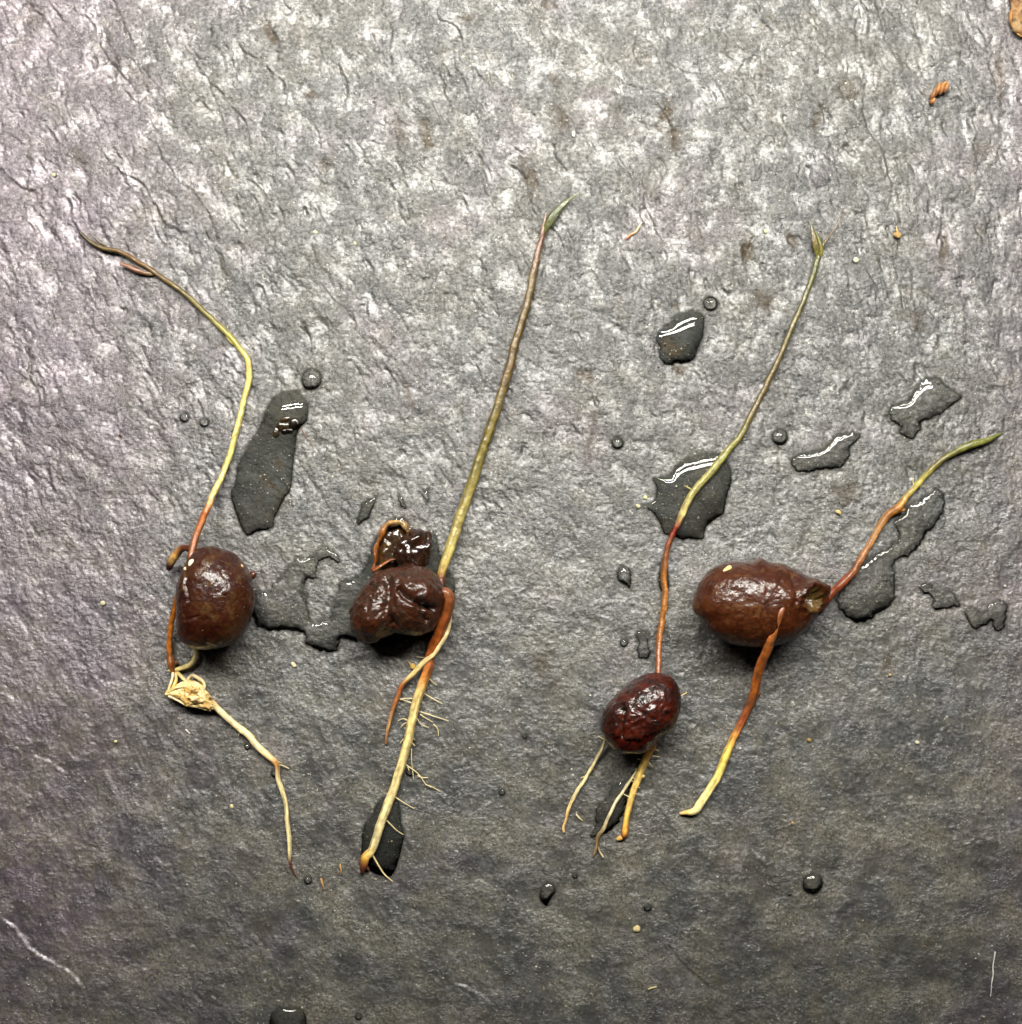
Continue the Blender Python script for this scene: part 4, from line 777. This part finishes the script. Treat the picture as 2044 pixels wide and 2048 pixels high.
V, F, C, _ = body_mesh([(2020,-12),(2034,-22),(2058,-24),(2072,0),(2070,40),(2058,68),(2040,72),(2026,56),(2019,34),(2022,14)], (2044, 22), 9, 8, 70, 30, disp=lambda X, Y, Z, N: 3 * fb3(np.stack([X, Y, Z], 1) / 12, 3, 41), colf=mottled(srgb(150,108,64,.45), srgb(170,136,90,.45), srgb(84,58,34,.45), 14, 42))
build("scale_blade", V, F, M_crumb, sc_, C)
tube("scale_rim", line([(2030,2),(2024,18),(2021,34),(2027,54),(2040,70),(2054,70)], [(0,3),(.5,4),(1,3)], [(0,srgb(120,72,32,.8)),(1,srgb(196,150,84,.75))], [(0,6),(1,4)]), M_crumb, sc_, 8, lump=.25)
fl = empty("bud_flake", 1795, 468); tag(fl, "small three-cornered tan bud flake right of the forked leaf tip", "flake", "loose crumbs on the slate")
chip("flake_body", fl, 1794, 470, 3, 10, 5, 5, .15, srgb(190,158,98,.5), 4); tube("flake_tip", line([(1796,466),(1794,460),(1793,453)], [(0,2.6),(1,.8)], [(0,srgb(190,140,70,.8)),(1,TAN)], [(0,5),(1,4)]), M_crumb, fl, 6)
for i, (pts, rr, c0, c1, lab) in enumerate([
  ([(1254,478),(1262,470),(1272,464),(1278,454),(1283,446)], 2.6, srgb(190,110,70,.8), srgb(205,196,160,.75), "curved pinkish plant fibre between the two tall stem tips"),
  ([(602,858),(612,874),(622,890),(632,904)], 0.9, srgb(120,84,62,.6), srgb(140,110,84,.6), "straight reddish hair fibre beside the long puddle's waist"),
  ([(680,1728),(682,1738),(682,1748)], 2.0, srgb(190,160,100,.7), srgb(170,130,80,.7), "short straw bit left of the thick root's brown tip"),
  ([(644,1760),(646,1770),(648,1780)], 2.4, srgb(190,150,100,.7), srgb(160,120,80,.7), "short tan straw bit right of the leftmost root tip"),
  ([(1296,1978),(1304,1975),(1312,1974)], 1.4, srgb(190,180,120,.7), srgb(200,190,140,.7), "tiny crooked grass fibre near the bottom edge"),
  ([(1154,1629),(1160,1635),(1166,1640)], 2.0, srgb(200,190,150,.7), srgb(220,200,150,.7), "tiny pale straw bit between the smallest acorn's outer roots"),
  ([(371,1460),(375,1464),(380,1467)], 1.6, srgb(225,220,210,.75), srgb(225,220,210,.75), "tiny white fibre below the clumped root"),
  ([(1990,1905),(1985,1950),(1981,1993)], 1.6, srgb(200,200,195,.7), srgb(190,190,185,.7), "thin white thread at the lower right edge"),
  ([(650,780),(656,779),(663,782)], 1.0, srgb(60,40,30), srgb(60,40,30), "tiny dark hair right of the rounded drop")]):
    o = tube("plant_fibre", line(pts, [(0,rr),(.5,rr),(1,rr * .5)], [(0,c0),(1,c1)], None), M_crumb, None, 6, wob=1.2, lump=.2, seed=i)
    tag(o, lab, "fibre", "loose fibres on the slate")
for i, (x, y, a, b, h, r, c, lab) in enumerate([
  (1677,1025,9,5,4,.5,srgb(220,196,130,.7),"bright yellow flake left of the short stem's swollen node"),
  (463,1613,6,5,3,.7,srgb(222,212,160,.7),"pale yellow three-cornered flake left of the leftmost root"),
  (1273,1857,10,9,4,-.4,srgb(226,206,150,.75),"largest cream flake near the bottom of the slate"),
  (1585,1646,5,4.5,4,0,srgb(190,150,100,.75),"tan grain right of the hooked root tip"),
  (925,115,5,5,4,0,srgb(240,234,190,.8),"pale round grain at the top centre"),
  (1147,267,4,10,2,0.15,srgb(226,226,196,.75),"pale upright flake above the thick stem's leaf"),
  (1835,1485,6,4.5,3,.4,srgb(222,220,190,.75),"pale grain right of the hollow acorn's root"),
  (205,1206,6,5,4,.2,srgb(226,220,180,.75),"pale grain left of the leftmost acorn"),
  (1532,462,5,6,2.5,.4,srgb(224,222,170,.75),"pale greenish flake up and left of the forked leaf"),
  (1712,520,6,6,3,0,srgb(230,226,190,.75),"pale round grain right of the forked leaf"),
  (1290,995,6,5,3,.4,srgb(222,220,160,.75),"upper pale grain at the left tip of the large stem puddle"),
  (1276,1012,6,5.5,3,.4,srgb(215,212,170,.7),"lower pale grain at the left tip of the large stem puddle"),
  (231,1483,4,4,3,0,srgb(226,220,160,.75),"small pale grain in the purple slate, left of the clumped root"),
  (587,1329,8,5,3,.6,srgb(222,210,170,.75),"cream grain below the spread of the wet pool"),
  (1780,1350,4,3.5,3,0,srgb(200,175,125,.7),"small amber grain below the long ragged puddle"),
  (1618,1480,6,4,3,.3,srgb(190,160,90,.7),"small olive crumb below the hollow acorn"),
  (710,487,5,5,3,0,srgb(210,204,165,.65),"small pale grain left of the thick olive stem"),
  (108,350,4,5,3,0,srgb(215,208,160,.7),"small yellow grain at the upper left"),
  (630,464,4,4,2,0,srgb(226,222,170,.75),"small pale grain above the bent stem's bud"),
  (240,870,3,3,2,.6,srgb(110,80,50,.7),"small brown speck left of the pair of drops"),
  (2010,1172,4,3,2,.3,srgb(220,216,200,.7),"small white grain at the right edge above the thin patch"),
  (783,1683,3,3,2,0,srgb(206,196,160,.7),"small grain inside the puddle under the thick root"),
]):
    crumb("grit_grain", lab, "grain", x, y, a * .82, b * .82, h * .8, r, tuple(0.72 * q for q in c), i)
lg = empty("soil_lump", 570, 850); tag(lg, "dark amber lump of wet skin under water in the long puddle", "soil lump", "loose crumbs on the slate")
for i, (x, y, a, b, h, r, c) in enumerate([(566,852,18,7,2.2,-.1,srgb(70,50,24,.4)),(587,848,9,13,2.2,.3,srgb(50,34,18,.4)),(552,864,5,13,2,.35,srgb(84,66,38,.4)),(574,862,19,3.5,2,-.12,srgb(28,20,12,.5)),(570,838,16,4,2,-.25,srgb(74,54,28,.4))]):
    chip("skin_scrap", lg, x, y, 3, a, b, h, r, c, i + 50, M_kernel)
hk = empty("seed_husk", 823, 1333); tag(hk, "tiny straw-coloured husk lying by the thick root below the acorn", "husk", "loose crumbs on the slate")
chip("husk_body", hk, 826, 1333, 4, 8, 6, 5, .5, srgb(206,170,90,.75), 5); tube("husk_barb", line([(822,1330),(818,1325),(815,1321)], [(0,2),(1,.6)], [(0,TAN),(1,TAN)], None), M_crumb, hk, 6)

# fine grit nobody could count: one mesh
gv, gf, gc = [], [], []
def grit(x, y, r, col):
    z = ground(x, y) + r * 0.3; b = len(gv); rr = rng.uniform(.6, 1.3, 6) * r
    for k, (dx, dy, dz) in enumerate([(1,0,0),(0,1,0),(-1,0,0),(0,-1,0),(0,0,.7),(0,0,-.7)]):
        gv.append(((x - 1022) + dx * rr[k], (1024 - y) + dy * rr[k], z + dz * rr[k])); gc.append(col)
    for f in [(0,1,4),(1,2,4),(2,3,4),(3,0,4),(1,0,5),(2,1,5),(3,2,5),(0,3,5)]: gf.append(tuple(b + i for i in f))
pal = [srgb(215,210,195,.6), srgb(195,186,165,.55), srgb(170,165,150,.5), srgb(110,92,72,.6), srgb(60,50,42,.7), srgb(40,36,32,.7)]
for _ in range(2600):
    x, y = rng.uniform(-40, 2084), rng.uniform(-40, 2088)
    if rng.random() > 0.25 + 0.75 * (y / 2048): continue
    grit(x, y, rng.uniform(.7, 1.5) if rng.random() < .9 else rng.uniform(1.5, 2.6), pal[rng.choice(6, p=[.34, .26, .2, .08, .07, .05])])
for (cx, cy, sp, nn) in [(530,950,22,30),(1340,700,16,26),(1370,1010,45,30),(560,1220,30,40),(540,1000,30,24),(1740,1190,40,30),(1690,1000,30,30),(1350,725,14,12),(1720,1210,26,16)]:
    for _ in range(nn): grit(rng.normal(cx, sp), rng.normal(cy, sp), rng.uniform(.8, 2.2), pal[rng.choice(6, p=[.12, .1, .08, .2, .25, .25])])
go = build("grit", np.array(gv), gf, M_crumb, None, np.array(gc), False)
tag(go, "fine pale and dark grit dusted over the slate", "grit", None, "stuff")
